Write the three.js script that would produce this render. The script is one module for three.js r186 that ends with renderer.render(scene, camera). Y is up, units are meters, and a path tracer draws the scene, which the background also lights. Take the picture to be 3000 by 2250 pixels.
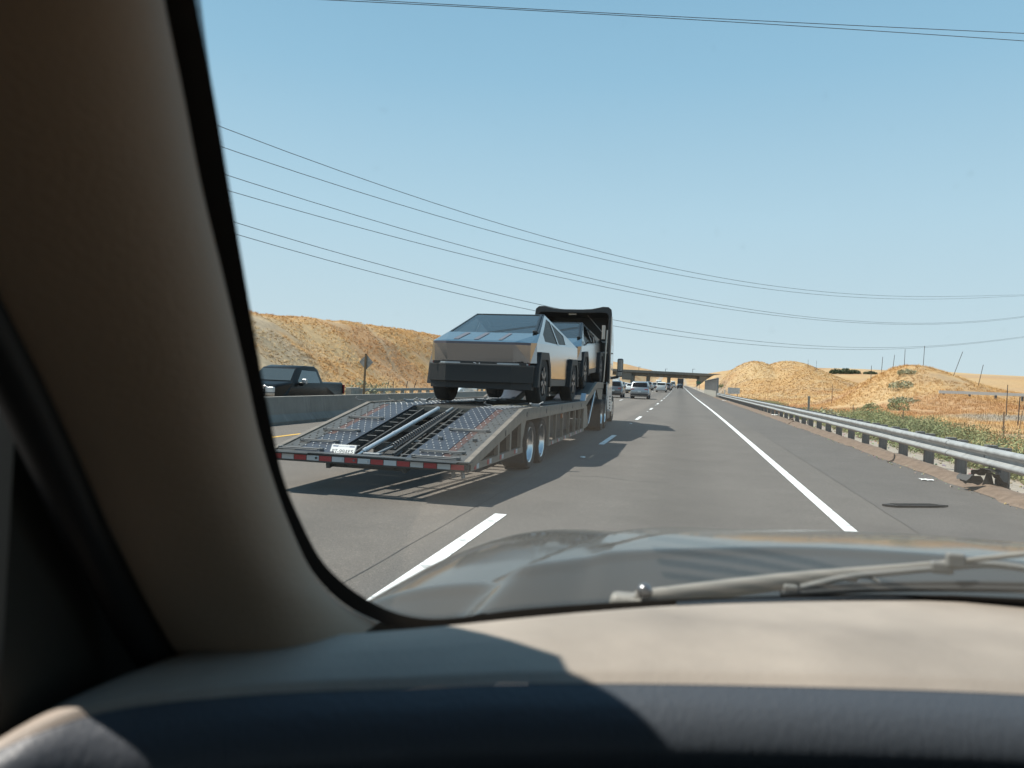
import * as THREE from 'three';
import { mergeGeometries, toCreasedNormals } from 'three/addons/utils/BufferGeometryUtils.js';
import { RoundedBoxGeometry } from 'three/addons/geometries/RoundedBoxGeometry.js';

// ------------------------------------------------------------------ camera, sky, sun, exposure
const scene = new THREE.Scene();
const camera = new THREE.PerspectiveCamera(54.34, 4 / 3, 0.05, 9000);
camera.rotation.order = 'YXZ';
camera.position.set(0, 1.474, 0);
camera.rotation.set(-0.0061, 0.22742, 0.0384);
camera.focus = 16;
camera.userData.fStop = 3.6;
scene.add(camera);

{ // clear summer sky: blue above, pale near the horizon, even all round
  const W = 64, Hh = 256, d = new Float32Array(W * Hh * 4);
  const stops = [[0, [0.66, 0.775, 0.83]], [5, [0.585, 0.735, 0.825]], [12, [0.49, 0.69, 0.83]], [22, [0.325, 0.56, 0.755]], [35, [0.2, 0.42, 0.635]], [60, [0.145, 0.305, 0.505]], [90, [0.105, 0.245, 0.43]]];
  for (let j = 0; j < Hh; j++) {
    const el = ((j + 0.5) / Hh - 0.5) * 180;
    let c = [0.3, 0.27, 0.23];
    if (el >= 0) {
      let k = 0; while (k < stops.length - 2 && el > stops[k + 1][0]) k++;
      const t = Math.min(1, (el - stops[k][0]) / (stops[k + 1][0] - stops[k][0]));
      c = stops[k][1].map((v, i) => v + (stops[k + 1][1][i] - v) * t);
    }
    for (let i = 0; i < W; i++) d.set([c[0] * 0.775, c[1] * 0.775, c[2] * 0.775, 1], (j * W + i) * 4);
  }
  const t = new THREE.DataTexture(d, W, Hh, THREE.RGBAFormat, THREE.FloatType);
  t.mapping = THREE.EquirectangularReflectionMapping; t.magFilter = THREE.LinearFilter; t.minFilter = THREE.LinearFilter; t.needsUpdate = true;
  scene.background = t; scene.environment = t;
}
const SHADOW = new THREE.Vector3(0.57, -1, -0.03);          // way the sunlight travels
const sun = new THREE.DirectionalLight(new THREE.Color(1, 0.94, 0.85), 5.0);
sun.position.copy(SHADOW).multiplyScalar(-150); sun.position.z -= 40;
sun.target.position.set(0, 0, -40);
sun.castShadow = true; sun.shadow.mapSize.set(4096, 4096);
Object.assign(sun.shadow.camera, { left: -120, right: 120, top: 120, bottom: -120, near: 1, far: 400 });
scene.add(sun, sun.target);
const renderer = new THREE.WebGLRenderer({ antialias: true });
renderer.setSize(1024, 768);
renderer.toneMapping = THREE.LinearToneMapping;
renderer.toneMappingExposure = 1.4;
renderer.shadowMap.enabled = true;

// ------------------------------------------------------------------ helpers
let seed = 12345;
const rnd = () => { seed |= 0; seed = (seed + 0x6D2B79F5) | 0; let t = Math.imul(seed ^ (seed >>> 15), 1 | seed); t = (t + Math.imul(t ^ (t >>> 7), 61 | t)) ^ t; return ((t ^ (t >>> 14)) >>> 0) / 4294967296; };
const rr = (a, b) => a + (b - a) * rnd();
const clamp = (v, a, b) => Math.min(b, Math.max(a, v));
const sm = (a, b, v) => { const t = clamp((v - a) / (b - a), 0, 1); return t * t * (3 - 2 * t); };
const lerp = (a, b, t) => a + (b - a) * t;
const smooth = (t) => (x) => { const n = t.length; if (x <= t[0][0]) return t[0][1]; if (x >= t[n - 1][0]) return t[n - 1][1]; let i = 0; while (x > t[i + 1][0]) i++; const m = (k) => k <= 0 ? (t[1][1] - t[0][1]) / (t[1][0] - t[0][0]) : k >= n - 1 ? (t[n - 1][1] - t[n - 2][1]) / (t[n - 1][0] - t[n - 2][0]) : (t[k + 1][1] - t[k - 1][1]) / (t[k + 1][0] - t[k - 1][0]); const h = t[i + 1][0] - t[i][0], s = (x - t[i][0]) / h, s2 = s * s, s3 = s2 * s; return (2 * s3 - 3 * s2 + 1) * t[i][1] + (s3 - 2 * s2 + s) * h * m(i) + (3 * s2 - 2 * s3) * t[i + 1][1] + (s3 - s2) * h * m(i + 1); };
const V = (x, y, z) => new THREE.Vector3(x, y, z);
const hash = (x, y) => { let h = Math.imul(x, 374761393) + Math.imul(y, 668265263) | 0; h = Math.imul(h ^ (h >>> 13), 1274126177); return ((h ^ (h >>> 16)) >>> 0) / 4294967296; };
function vnoise(x, y, per = 0) { // value noise, periodic if per > 0
  const xi = Math.floor(x), yi = Math.floor(y), fx = x - xi, fy = y - yi, m = (a) => per ? ((a % per) + per) % per : a;
  const u = fx * fx * (3 - 2 * fx), v = fy * fy * (3 - 2 * fy);
  return lerp(lerp(hash(m(xi), m(yi)), hash(m(xi + 1), m(yi)), u), lerp(hash(m(xi), m(yi + 1)), hash(m(xi + 1), m(yi + 1)), u), v);
}
function fbm(x, y, oct = 4, per = 0) { let s = 0, a = 0.5, n = 0; for (let i = 0; i < oct; i++) { s += a * vnoise(x, y, per); n += a; a /= 2; x *= 2; y *= 2; per *= 2; } return s / n; }
function tex(size, fn, { srgb = true, rep = [1, 1] } = {}) { // fn(u, v) -> grey or [r, g, b], 0..1
  const d = new Uint8Array(size * size * 4);
  for (let j = 0; j < size; j++) for (let i = 0; i < size; i++) {
    let c = fn(i / size, j / size); if (typeof c === 'number') c = [c, c, c];
    const o = (j * size + i) * 4; d[o] = clamp(c[0], 0, 1) * 255; d[o + 1] = clamp(c[1], 0, 1) * 255; d[o + 2] = clamp(c[2], 0, 1) * 255; d[o + 3] = 255;
  }
  const t = new THREE.DataTexture(d, size, size, THREE.RGBAFormat); t.wrapS = t.wrapT = THREE.RepeatWrapping; t.magFilter = THREE.LinearFilter; t.minFilter = THREE.LinearMipmapLinearFilter; t.generateMipmaps = true;
  if (srgb) t.colorSpace = THREE.SRGBColorSpace; t.repeat.set(...rep); t.needsUpdate = true; return t;
}
const col = (r, g, b) => new THREE.Color().setRGB(r, g, b);
const M = (c, rough = 0.6, metal = 0, o = {}) => new THREE.MeshPhysicalMaterial({ color: Array.isArray(c) ? col(...c) : c, roughness: rough, metalness: metal, side: THREE.DoubleSide, ...o });
const used = {};
const numbered = (n) => { const k = used[n] = (used[n] ?? -1) + 1; return k ? `${n}_${String(k).padStart(3, '0')}` : n; };
function thing(name, label, category, group, pos = [0, 0, 0], turn = 0) {
  const o = new THREE.Group(); o.name = numbered(name); o.position.set(...pos); o.rotation.y = turn; o.userData = { label, category }; if (group) o.userData.group = group; scene.add(o); return o;
}
function mesh(name, geo, mat, parent = scene, label) {
  const m = new THREE.Mesh(Array.isArray(geo) ? mg(geo) : geo, mat); m.name = parent === scene ? numbered(name) : name; m.castShadow = m.receiveShadow = true; parent.add(m); if (label) m.userData.label = label; return m;
}
function tagged(name, geo, mat, label, category, group) { const m = mesh(name, geo, mat); m.userData = { label, category }; if (group) m.userData.group = group; return m; }
function struct(name, geo, mat, kind = 'structure', label) { const m = mesh(name, geo, mat); m.userData = { kind }; if (label) { m.userData.label = label; } return m; }
function copyOf(o, label, pos, turn = 0, group) { const c = o.clone(); c.name = numbered(o.name.replace(/_\d{3}$/, '')); c.userData = { ...o.userData, label }; if (group) c.userData.group = group; c.position.set(...pos); c.rotation.y = turn; scene.add(c); return c; }
function mg(list) { // one geometry of many
  const l = list.map((g) => { g = g.index ? g.toNonIndexed() : g; for (const k of Object.keys(g.attributes)) if (!['position', 'normal', 'uv', 'color'].includes(k)) g.deleteAttribute(k); if (!g.attributes.normal) g.computeVertexNormals(); if (!g.attributes.uv) g.setAttribute('uv', new THREE.BufferAttribute(new Float32Array(g.attributes.position.count * 2), 2)); g.clearGroups?.(); return g; });
  return l.length === 1 ? l[0] : mergeGeometries(l);
}
const box = (w, h, d, x = 0, y = 0, z = 0, rx = 0, ry = 0, rz = 0) => { const g = new THREE.BoxGeometry(w, h, d); if (rx) g.rotateX(rx); if (rz) g.rotateZ(rz); if (ry) g.rotateY(ry); return g.translate(x, y, z); };
const rbox = (w, h, d, x = 0, y = 0, z = 0, r = 0.02, rx = 0, ry = 0, rz = 0) => { const g = new RoundedBoxGeometry(w, h, d, 2, Math.min(r, w / 2.01, h / 2.01, d / 2.01)); if (rx) g.rotateX(rx); if (rz) g.rotateZ(rz); if (ry) g.rotateY(ry); return g.translate(x, y, z); };
function rod(a, b, r, n = 10, r2 = r) { const A = V(...a), B = V(...b), d = B.clone().sub(A), L = d.length(); const g = new THREE.CylinderGeometry(r2, r, L, n); g.applyQuaternion(new THREE.Quaternion().setFromUnitVectors(V(0, 1, 0), d.normalize())); return g.translate((A.x + B.x) / 2, (A.y + B.y) / 2, (A.z + B.z) / 2); }
function bar(a, b, w, h) { // square bar from a to b, h up, w across
  const A = V(...a), B = V(...b), d = B.clone().sub(A), L = d.length(); const g = new THREE.BoxGeometry(w, h, L); const m = new THREE.Matrix4(); d.normalize(); const up = Math.abs(d.y) > 0.98 ? V(0, 0, 1) : V(0, 1, 0); const x = up.clone().cross(d).normalize(), y = d.clone().cross(x); m.makeBasis(x, y, d); g.applyMatrix4(m); return g.translate((A.x + B.x) / 2, (A.y + B.y) / 2, (A.z + B.z) / 2);
}
const tube = (pts, r, n = 32, k = 6, closed = false) => new THREE.TubeGeometry(new THREE.CatmullRomCurve3(pts.map((p) => V(...p)), closed), n, r, k, closed);
function faces(list) { // list of polygons (arrays of [x, y, z]); flat shaded fan triangles
  const p = [], uv = []; for (const q of list) for (let i = 1; i < q.length - 1; i++) for (const v of [q[0], q[i], q[i + 1]]) { p.push(...v); uv.push(v[0] + v[2] * 0.3, v[1] + v[2] * 0.5); }
  const g = new THREE.BufferGeometry(); g.setAttribute('position', new THREE.Float32BufferAttribute(p, 3)); g.setAttribute('uv', new THREE.Float32BufferAttribute(uv, 2)); g.computeVertexNormals(); return g;
}
function slabOf(q, t) { // polygon given thickness t along its normal
  const a = V(...q[0]), n = V(...q[1]).sub(a).cross(V(...q[2]).sub(a)).normalize().multiplyScalar(t), b = q.map((v) => [v[0] + n.x, v[1] + n.y, v[2] + n.z]);
  return faces([q.slice().reverse(), b, ...q.map((v, i) => { const j = (i + 1) % q.length; return [v, q[j], b[j], b[i]]; })]);
}
function grid(nu, nv, fn, uvs = null) { // smooth surface fn(u, v) -> [x, y, z]; uv in metres by default
  const p = [], uv = [], ix = []; for (let j = 0; j <= nv; j++) for (let i = 0; i <= nu; i++) { const q = fn(i / nu, j / nv); p.push(...q); const w = uvs ? uvs(i / nu, j / nv, q) : [q[0], -q[2]]; uv.push(...w); }
  for (let j = 0; j < nv; j++) for (let i = 0; i < nu; i++) { const a = j * (nu + 1) + i, b = a + 1, c = a + nu + 1, d = c + 1; ix.push(a, b, d, a, d, c); }
  const g = new THREE.BufferGeometry(); g.setAttribute('position', new THREE.Float32BufferAttribute(p, 3)); g.setAttribute('uv', new THREE.Float32BufferAttribute(uv, 2)); g.setIndex(ix); g.computeVertexNormals(); return g;
}
const shapeOf = (pts) => { const s = new THREE.Shape(); pts.forEach(([x, y], i) => i ? s.lineTo(x, y) : s.moveTo(x, y)); s.closePath(); return s; };
function holed(pts, holes) { const s = shapeOf(pts); for (const h of holes) { const p = new THREE.Path(); h.forEach(([x, y], i) => i ? p.lineTo(x, y) : p.moveTo(x, y)); p.closePath(); s.holes.push(p); } return s; }
const extr = (shape, depth, bevel = 0, o = {}) => new THREE.ExtrudeGeometry(Array.isArray(shape) ? shapeOf(shape) : shape, { depth, bevelEnabled: bevel > 0, bevelSize: bevel, bevelThickness: bevel, bevelSegments: 2, curveSegments: 10, ...o });
// extrude a side profile given in (z, y) across x, from x0 to x1
function side(shape, x0, x1, bevel = 0) { const g = extr(shape, Math.max(0.001, x1 - x0 - 2 * bevel), bevel); const m = new THREE.Matrix4().makeBasis(V(0, 0, 1), V(0, 1, 0), V(-1, 0, 0)); g.applyMatrix4(m); return g.translate(x1 - bevel, 0, 0); }
function boxUV(g, s = 1) { g = g.index ? g.toNonIndexed() : g; const p = g.attributes.position, n = g.attributes.normal, uv = new Float32Array(p.count * 2); for (let i = 0; i < p.count; i++) { const x = Math.abs(n.getX(i)), y = Math.abs(n.getY(i)), z = Math.abs(n.getZ(i)); const [a, b] = y > x && y > z ? [p.getX(i), p.getZ(i)] : x > z ? [p.getZ(i), p.getY(i)] : [p.getX(i), p.getY(i)]; uv[i * 2] = a * s; uv[i * 2 + 1] = b * s; } g.setAttribute('uv', new THREE.BufferAttribute(uv, 2)); return g; }
const bend = (g, fn) => { const p = g.attributes.position; for (let i = 0; i < p.count; i++) { const q = fn(p.getX(i), p.getY(i), p.getZ(i)); p.setXYZ(i, ...q); } p.needsUpdate = true; g.computeVertexNormals(); return g; };
// shared maps
const fineNoise = tex(256, (u, v) => 0.35 + 0.4 * hash(Math.floor(u * 256), Math.floor(v * 256)) + 0.25 * fbm(u * 32, v * 32, 2, 32), { srgb: false });
const mottle = tex(256, (u, v) => 0.78 + 0.22 * fbm(u * 8, v * 8, 5, 8));
const streaks = tex(256, (u, v) => { const n = fbm(u * 24, v * 3, 4, 0), m = fbm(u * 6, v * 6, 5, 6); return 0.72 + 0.16 * n + 0.14 * m; });
// ------------------------------------------------------------------ the lie of the land (Z = metres ahead; three's z = -Z)
const xoff = (Z) => { const a = clamp(Z, 10, 70), t = (a - 10) / 60; let s = -0.0075 * 60 * (t * t * t - t * t * t * t / 2); if (Z > 70) s += -0.0075 * (Z - 70); return s; };
const yoff = (Z) => { const a = clamp(Z, 60, 160), t = (a - 60) / 100; let s = 0.0036 * 100 * (t * t * t - t * t * t * t / 2); if (Z > 160) s += 0.0036 * (Math.min(Z, 600) - 160); return s; };
const gauss = (x, z, cx, cz, sx, sz) => Math.exp(-(((x - cx) / sx) ** 2) - (((z - cz) / sz) ** 2));
const yRoad = (x) => x > -11.1 ? 0 : -0.25 - 0.02 * (-x - 11.5);
function land(X, Z) { // height of the ground
  const x = X - xoff(Z), y0 = yoff(Z); let h;
  const far = sm(260, 800, Z);
  if (x > 4.9) {
    const n = fbm(X * 0.11 + 7, Z * 0.11, 4) - 0.5, n2 = fbm(X * 0.7, Z * 0.7, 3) - 0.5;
    h = -0.06 - 0.14 * sm(5.2, 7, x) + 0.5 * sm(8, 22, x) + (1.0 * sm(12, 40, x)) * sm(30, 80, Z) + n * 0.9 * sm(7, 18, x) + n2 * 0.16 * sm(5.5, 8, x);
    h += 1.3 * sm(6, 16, x) * sm(90, 170, Z) * (1 - far);
    const mA = Math.max(gauss(X, Z, 12.0, 148, 6.6, 15), 0.9 * gauss(X, Z, 18.5, 150, 7.6, 18));
    h += 5.7 * Math.pow(mA, 0.8) * sm(5.0, 9, x);
    h += 3.55 * Math.pow(gauss(X, Z, 20.6, 80, 4.3, 9), 0.75);
    h += 0.9 * gauss(X, Z, 27, 78, 6, 10);
  } else if (x > -26.5) {
    h = yRoad(x) - 0.12;
  } else {
    const n = fbm(X * 0.08 + 3, Z * 0.08, 4) - 0.5, n2 = fbm(X * 0.55, Z * 0.55, 3) - 0.5;
    h = -0.68 - 0.1 * sm(-27, -29, x) + n2 * 0.25 * sm(-27, -31, x);
    const top = (8.6 + 1.9 * sm(60, 135, Z) - 1.6 * sm(150, 330, Z)) * sm(5, 40, Z);
    h += top * sm(-32, -50, x + n * 5) + n * 1.5 * sm(-34, -42, x) + n2 * 0.45 * sm(-33, -38, x);
    const gully = Math.abs(x + 33 + (Z - 92) * 0.9 + n * 3); h -= 0.5 * Math.exp(-gully * gully * 1.5) * sm(-32, -36, x) * (1 - sm(-50, -54, x));
  }
  // embankments that carry the overpass
  const emb = Math.exp(-(((Z - 346) / 26) ** 2));
  h += 5.0 * emb * (sm(4.5, 15, x) + sm(-24, -33, x) * 0.6);
  const ringN = fbm(X * 0.004 + 5, Z * 0.004, 3);
  h += far * (9 + 16 * ringN) * (sm(8, 130, x) + sm(-26, -150, x)) + sm(700, 1400, Z) * (10 + 9 * ringN);
  return h + y0;
}
// ground colours (linear): dry grass, straw, bare earth, grey gravel, reddish weeds
function landColour(X, Z) {
  const x = X - xoff(Z), a = fbm(X * 0.16, Z * 0.16, 5), b = fbm(X * 0.9 + 40, Z * 0.9, 4), c3 = fbm(X * 0.05 + 9, Z * 0.05 + 3, 3);
  const gold = [0.49, 0.3, 0.13], straw = [0.54, 0.37, 0.19], earth = [0.38, 0.26, 0.155], grey = [0.36, 0.31, 0.255], red = [0.34, 0.15, 0.08];
  const mix = (p, q, t) => p.map((v, i) => v + (q[i] - v) * t);
  let c = mix(gold, straw, sm(0.38, 0.62, a)); c = mix(c, earth, 0.35 * sm(0.58, 0.76, b)); c = mix(c, [0.4, 0.2, 0.09], 0.55 * sm(0.52, 0.66, c3)); c = mix(c, earth, 0.5 * sm(0.58, 0.7, fbm(X * 0.3 + 60, Z * 0.3, 4)));
  if (x > 4.5 && x < 9) c = mix(grey, c, sm(6.2, 8.6, x + (b - 0.5) * 2));
  if (x < -25 && x > -34) c = mix(c, grey, (1 - sm(-30, -33.5, x + (a - 0.5) * 4)) * 0.85);
  if (x < -33) { // eroded grey bank and a foot track up the slope
    const e = gauss(X, Z, -45, 66, 9, 13) * sm(0.4, 0.55, a + 0.12); c = mix(c, [0.36, 0.31, 0.23], 0.6 * sm(0.2, 0.6, e));
    const t = Math.abs(x + 33 + (Z - 92) * 0.9 + (fbm(X * 0.08 + 3, Z * 0.08, 4) - 0.5) * 3); c = mix(c, [0.46, 0.36, 0.24], 0.8 * Math.exp(-t * t * 2.5));
  }
  if (x > 9) { const road = Math.abs((X - 19.5) * 0.28 + (Z - 49)); c = mix(c, [0.36, 0.32, 0.28], (1 - sm(3.2, 4.4, road + (b - 0.5))) * sm(15, 18, X)); c = mix(c, red, 0.7 * gauss(X, Z, 7.6, 78, 2.2, 24)); }
  return c;
}
{
  const zs = [], xs = [];
  for (let Z = -60; Z < 0; Z += 6) zs.push(Z); for (let Z = 0; Z < 40; Z += 0.6) zs.push(Z); for (let Z = 40; Z < 170; Z += 1.1) zs.push(Z); for (let Z = 170; Z < 420; Z += 5) zs.push(Z); for (let Z = 420; Z < 3200; Z *= 1.07) zs.push(Z); zs.push(5200);
  for (let X = -2600; X < -120; X *= 0.8) xs.push(X); for (let X = -120; X < -60; X += 4) xs.push(X); for (let X = -60; X < -25; X += 0.8) xs.push(X); for (let X = -25; X < 4; X += 2.5) xs.push(X); for (let X = 4; X < 36; X += 0.55) xs.push(X); for (let X = 36; X < 90; X += 4) xs.push(X); for (let X = 90; X < 3000; X *= 1.22) xs.push(X);
  const nu = xs.length - 1, nv = zs.length - 1;
  const g = grid(nu, nv, (u, v) => { const X = xs[Math.round(u * nu)], Z = zs[Math.round(v * nv)]; return [X, land(X, Z), -Z]; });
  const p = g.attributes.position, c = new Float32Array(p.count * 3); for (let i = 0; i < p.count; i++) c.set(landColour(p.getX(i), -p.getZ(i)), i * 3);
  g.setAttribute('color', new THREE.BufferAttribute(c, 3));
  const map = tex(512, (u, v) => { const n = fbm(u * 20, v * 20, 4, 20), m = hash(Math.floor(u * 512), Math.floor(v * 512)); return 0.8 + 0.22 * n + 0.06 * m; }, { rep: [0.24, 0.24] });
  const bump = map.clone(); bump.colorSpace = THREE.NoColorSpace;
  struct('ground', g, M([1, 1, 1], 0.95, 0, { vertexColors: true, map, bumpMap: bump, bumpScale: 0.12 }), 'structure', 'dry golden grass land with banks and mounds');
}
// ------------------------------------------------------------------ carriageways
const asphaltMap = tex(512, (u, v) => { const n = fbm(u * 6, v * 6, 5, 6), g = hash(Math.floor(u * 512), Math.floor(v * 512)), q = vnoise(u * 170, v * 170, 170); return [0.7 + 0.06 * n + (g - 0.5) * 0.3 + (q > 0.84 ? 0.14 : 0), 0.695 + 0.06 * n + (g - 0.5) * 0.3 + (q > 0.84 ? 0.135 : 0), 0.69 + 0.06 * n + (g - 0.5) * 0.3 + (q > 0.84 ? 0.12 : 0)]; }, { rep: [0.45, 0.45] });
const asphaltBump = asphaltMap.clone(); asphaltBump.colorSpace = THREE.NoColorSpace;
const asphalt = M([0.24, 0.22, 0.203], 0.9, 0, { vertexColors: true, map: asphaltMap, bumpMap: asphaltBump, bumpScale: 0.006 });
function roadStrip(name, x0, x1, z0, z1, tone, label, yb = 0) {
  const zs = []; for (let Z = z0; Z < z1;) { zs.push(Z); Z += Z < 60 ? 0.7 : Z < 200 ? 3 : 20; } zs.push(z1);
  const nx = Math.max(4, Math.round((x1 - x0) / 0.3)), nv = zs.length - 1;
  const g = grid(nx, nv, (u, v) => { const Z = zs[Math.round(v * nv)], x = lerp(x0, x1, u); return [x + xoff(Z), yRoad(x) + yoff(Z) + yb, -Z]; });
  const p = g.attributes.position, c = new Float32Array(p.count * 3); for (let i = 0; i < p.count; i++) c.set(tone(p.getX(i) - xoff(-p.getZ(i)), -p.getZ(i)), i * 3);
  g.setAttribute('color', new THREE.BufferAttribute(c, 3)); return struct(name, g, asphalt, 'structure', label);
}
const laneTone = (x, Z) => { // oil stained lane middles, polished wheel paths, a paving seam, worn patches
  let k = 1; const n = fbm(x * 1.3 + 20, Z * 0.12, 4), n2 = fbm(x * 3, Z * 3, 3);
  const lane = x > -1.9 ? (x + 0.05) : ((x + 3.65) % 3.5); k -= 0.2 * Math.exp(-((lane / 0.5) ** 2)) * (0.4 + n); k += 0.05 * Math.exp(-(((Math.abs(lane) - 0.85) / 0.3) ** 2)); const bl = fbm(x * 0.7 + 11, Z * 0.35 + 5, 4); k += 0.14 * (n - 0.5) + 0.12 * (n2 - 0.5) - 0.12 * sm(0.58, 0.7, bl);
  const base = x > -2.05 ? [0.9, 0.89, 0.88] : [1.1, 1.05, 1.0];
  return base.map((v) => v * k);
};
const road = roadStrip('road', -10.75, 2.5, -40, 1200, laneTone, 'grey asphalt lanes of the near carriageway');
roadStrip('shoulder', 2.5, 4.72, -40, 1200, (x, Z) => { const n = fbm(x * 1.1, Z * 0.5, 4), n2 = fbm(x * 4, Z * 4, 3); const k = 0.8 + 0.16 * (n - 0.5) + 0.16 * (n2 - 0.5); return [k, k, k * 1.01]; }, 'darker asphalt shoulder beside the guardrail');
roadStrip('far_carriageway', -25.6, -11.3, -20, 1200, (x, Z) => { const k = 0.95 + 0.2 * (fbm(x, Z * 0.2, 4) - 0.5); return [k, k * 0.98, k * 0.95]; }, 'asphalt lanes beyond the median barrier');
// markings: each painted piece a part of the road
const paint = M([0.85, 0.85, 0.83], 0.55, 0, { map: tex(128, (u, v) => { const n = fbm(u * 10, v * 10, 4, 10); return n < 0.3 ? 0.72 : 0.93 + 0.07 * n; }) });
const yellow = M([0.66, 0.38, 0.06], 0.6);
function stripe(name, x, w, z0, z1, mat, step = 4) { const n = Math.max(1, Math.ceil((z1 - z0) / step)); return mesh(name, grid(1, n, (u, v) => { const Z = lerp(z0, z1, v); return [x + (u - 0.5) * w + xoff(Z), yRoad(x) + yoff(Z) + 0.005, -Z]; }), mat, road); }
stripe('edge_line', 1.77, 0.14, -30, 900, paint, 5);
stripe('yellow_line', -8.78, 0.13, -30, 900, yellow, 5);
for (let k = 0; k < 22; k++) { const z1 = 7.92 + 13.45 * k; stripe('lane_dash', -1.9, 0.135, z1 - 3.45, z1, paint, 2); if (k > 1) stripe('lane_dash', -5.35, 0.13, z1 - 9, z1 - 5.6, paint, 2); }
const tar = M([0.045, 0.042, 0.04], 0.8);
function crack(pts, w) { const c = new THREE.CatmullRomCurve3(pts.map(([x, Z]) => V(x, 0, Z))), n = 60; return mesh('crack_seal', grid(1, n, (u, v) => { const p = c.getPoint(v), j = (fbm(p.x * 5 + 3, p.z * 5, 3) - 0.5) * 0.025, t = c.getTangent(v), k = w * (0.5 + fbm(p.z * 3, p.x * 3, 2)) * (u - 0.5); return [p.x - t.z * k + j * Math.abs(t.z), 0.0035, -(p.z + t.x * k + j * Math.abs(t.x))]; }), tar, road); }
crack([[-2.28, 2], [-2.28, 8], [-2.29, 14], [-2.28, 20], [-2.29, 30]], 0.007); crack([[-2.3, 30], [-2.3, 45], [-2.4, 60]], 0.012); crack([[2.47, 3], [2.49, 15], [2.46, 30], [2.45, 55]], 0.01);
for (const [Z, a, b] of [[11.6, -1.7, -0.2], [15.2, -1.9, 1.6], [19.4, -4.2, 1.9], [24.6, -1.8, 4.2], [31, -5.2, 4.3], [39, -8, 4.3], [52, -8, 4.2]]) crack([[a, Z], [lerp(a, b, 0.3), Z + rr(-0.15, 0.15)], [lerp(a, b, 0.65), Z + rr(-0.2, 0.2)], [b, Z + rr(-0.1, 0.1)]], 0.011);
const marker = new THREE.CylinderGeometry(0.045, 0.055, 0.018, 10);
for (let k = 0; k < 12; k++) { const Z = 14.6 + 13.45 * k; mesh('road_marker', marker.clone().translate(-1.9 + xoff(Z), yoff(Z) + 0.012, -Z), paint, road); }
{ // raised asphalt lip along the shoulder, with a broken, dusty front edge
  const zs = 220; const prof = [[4.43, 0.002], [4.52, 0.02], [4.64, 0.075], [4.73, 0.095], [4.9, 0.09], [5.0, 0.05], [5.1, -0.08]];
  const g = grid(prof.length - 1, zs, (u, v) => { const Z = -8 + 118 * Math.pow(v, 1.5), q = prof[Math.round(u * (prof.length - 1))], j = (fbm(Z * 1.7, u * 9, 3) - 0.5); return [q[0] + j * (u < 0.5 ? 0.2 : 0.06) + xoff(Z), q[1] + j * 0.02 + yoff(Z), -Z]; });
  const m2 = tex(256, (u, v) => { const n = fbm(u * 14, v * 14, 5, 14); return [0.62 + 0.25 * n, 0.58 + 0.25 * n, 0.54 + 0.25 * n]; }, { rep: [0.8, 0.8] });
  struct('kerb', g, M([0.32, 0.255, 0.21], 0.95, 0, { map: m2, bumpMap: m2, bumpScale: 0.02 }), 'structure', 'low brown asphalt kerb under the guardrail');
}
// ------------------------------------------------------------------ guardrail, barrier, overpass, signs, wires
const galv = M([0.5, 0.5, 0.49], 0.5, 0.25, { map: mottle }), galvDark = M([0.2, 0.2, 0.2], 0.7, 0.25, { map: streaks }), galvOld = M([0.36, 0.37, 0.38], 0.6, 0.5, { map: streaks });
const concMap = tex(256, (u, v) => { const n = fbm(u * 5, v * 5, 5, 5), s = fbm(u * 30, v * 2, 3), g = hash(Math.floor(u * 256), Math.floor(v * 256)); return [0.74 + 0.2 * n + 0.1 * (s - 0.5) + 0.05 * g - 0.05, 0.73 + 0.2 * n + 0.1 * (s - 0.5) + 0.05 * g - 0.05, 0.71 + 0.2 * n + 0.1 * (s - 0.5) + 0.05 * g - 0.05]; }, { rep: [0.4, 0.4] });
const conc = M([0.36, 0.345, 0.32], 0.9, 0, { map: concMap, bumpMap: concMap, bumpScale: 0.004 }), concPale = M([0.52, 0.5, 0.46], 0.9, 0, { map: concMap });
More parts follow.
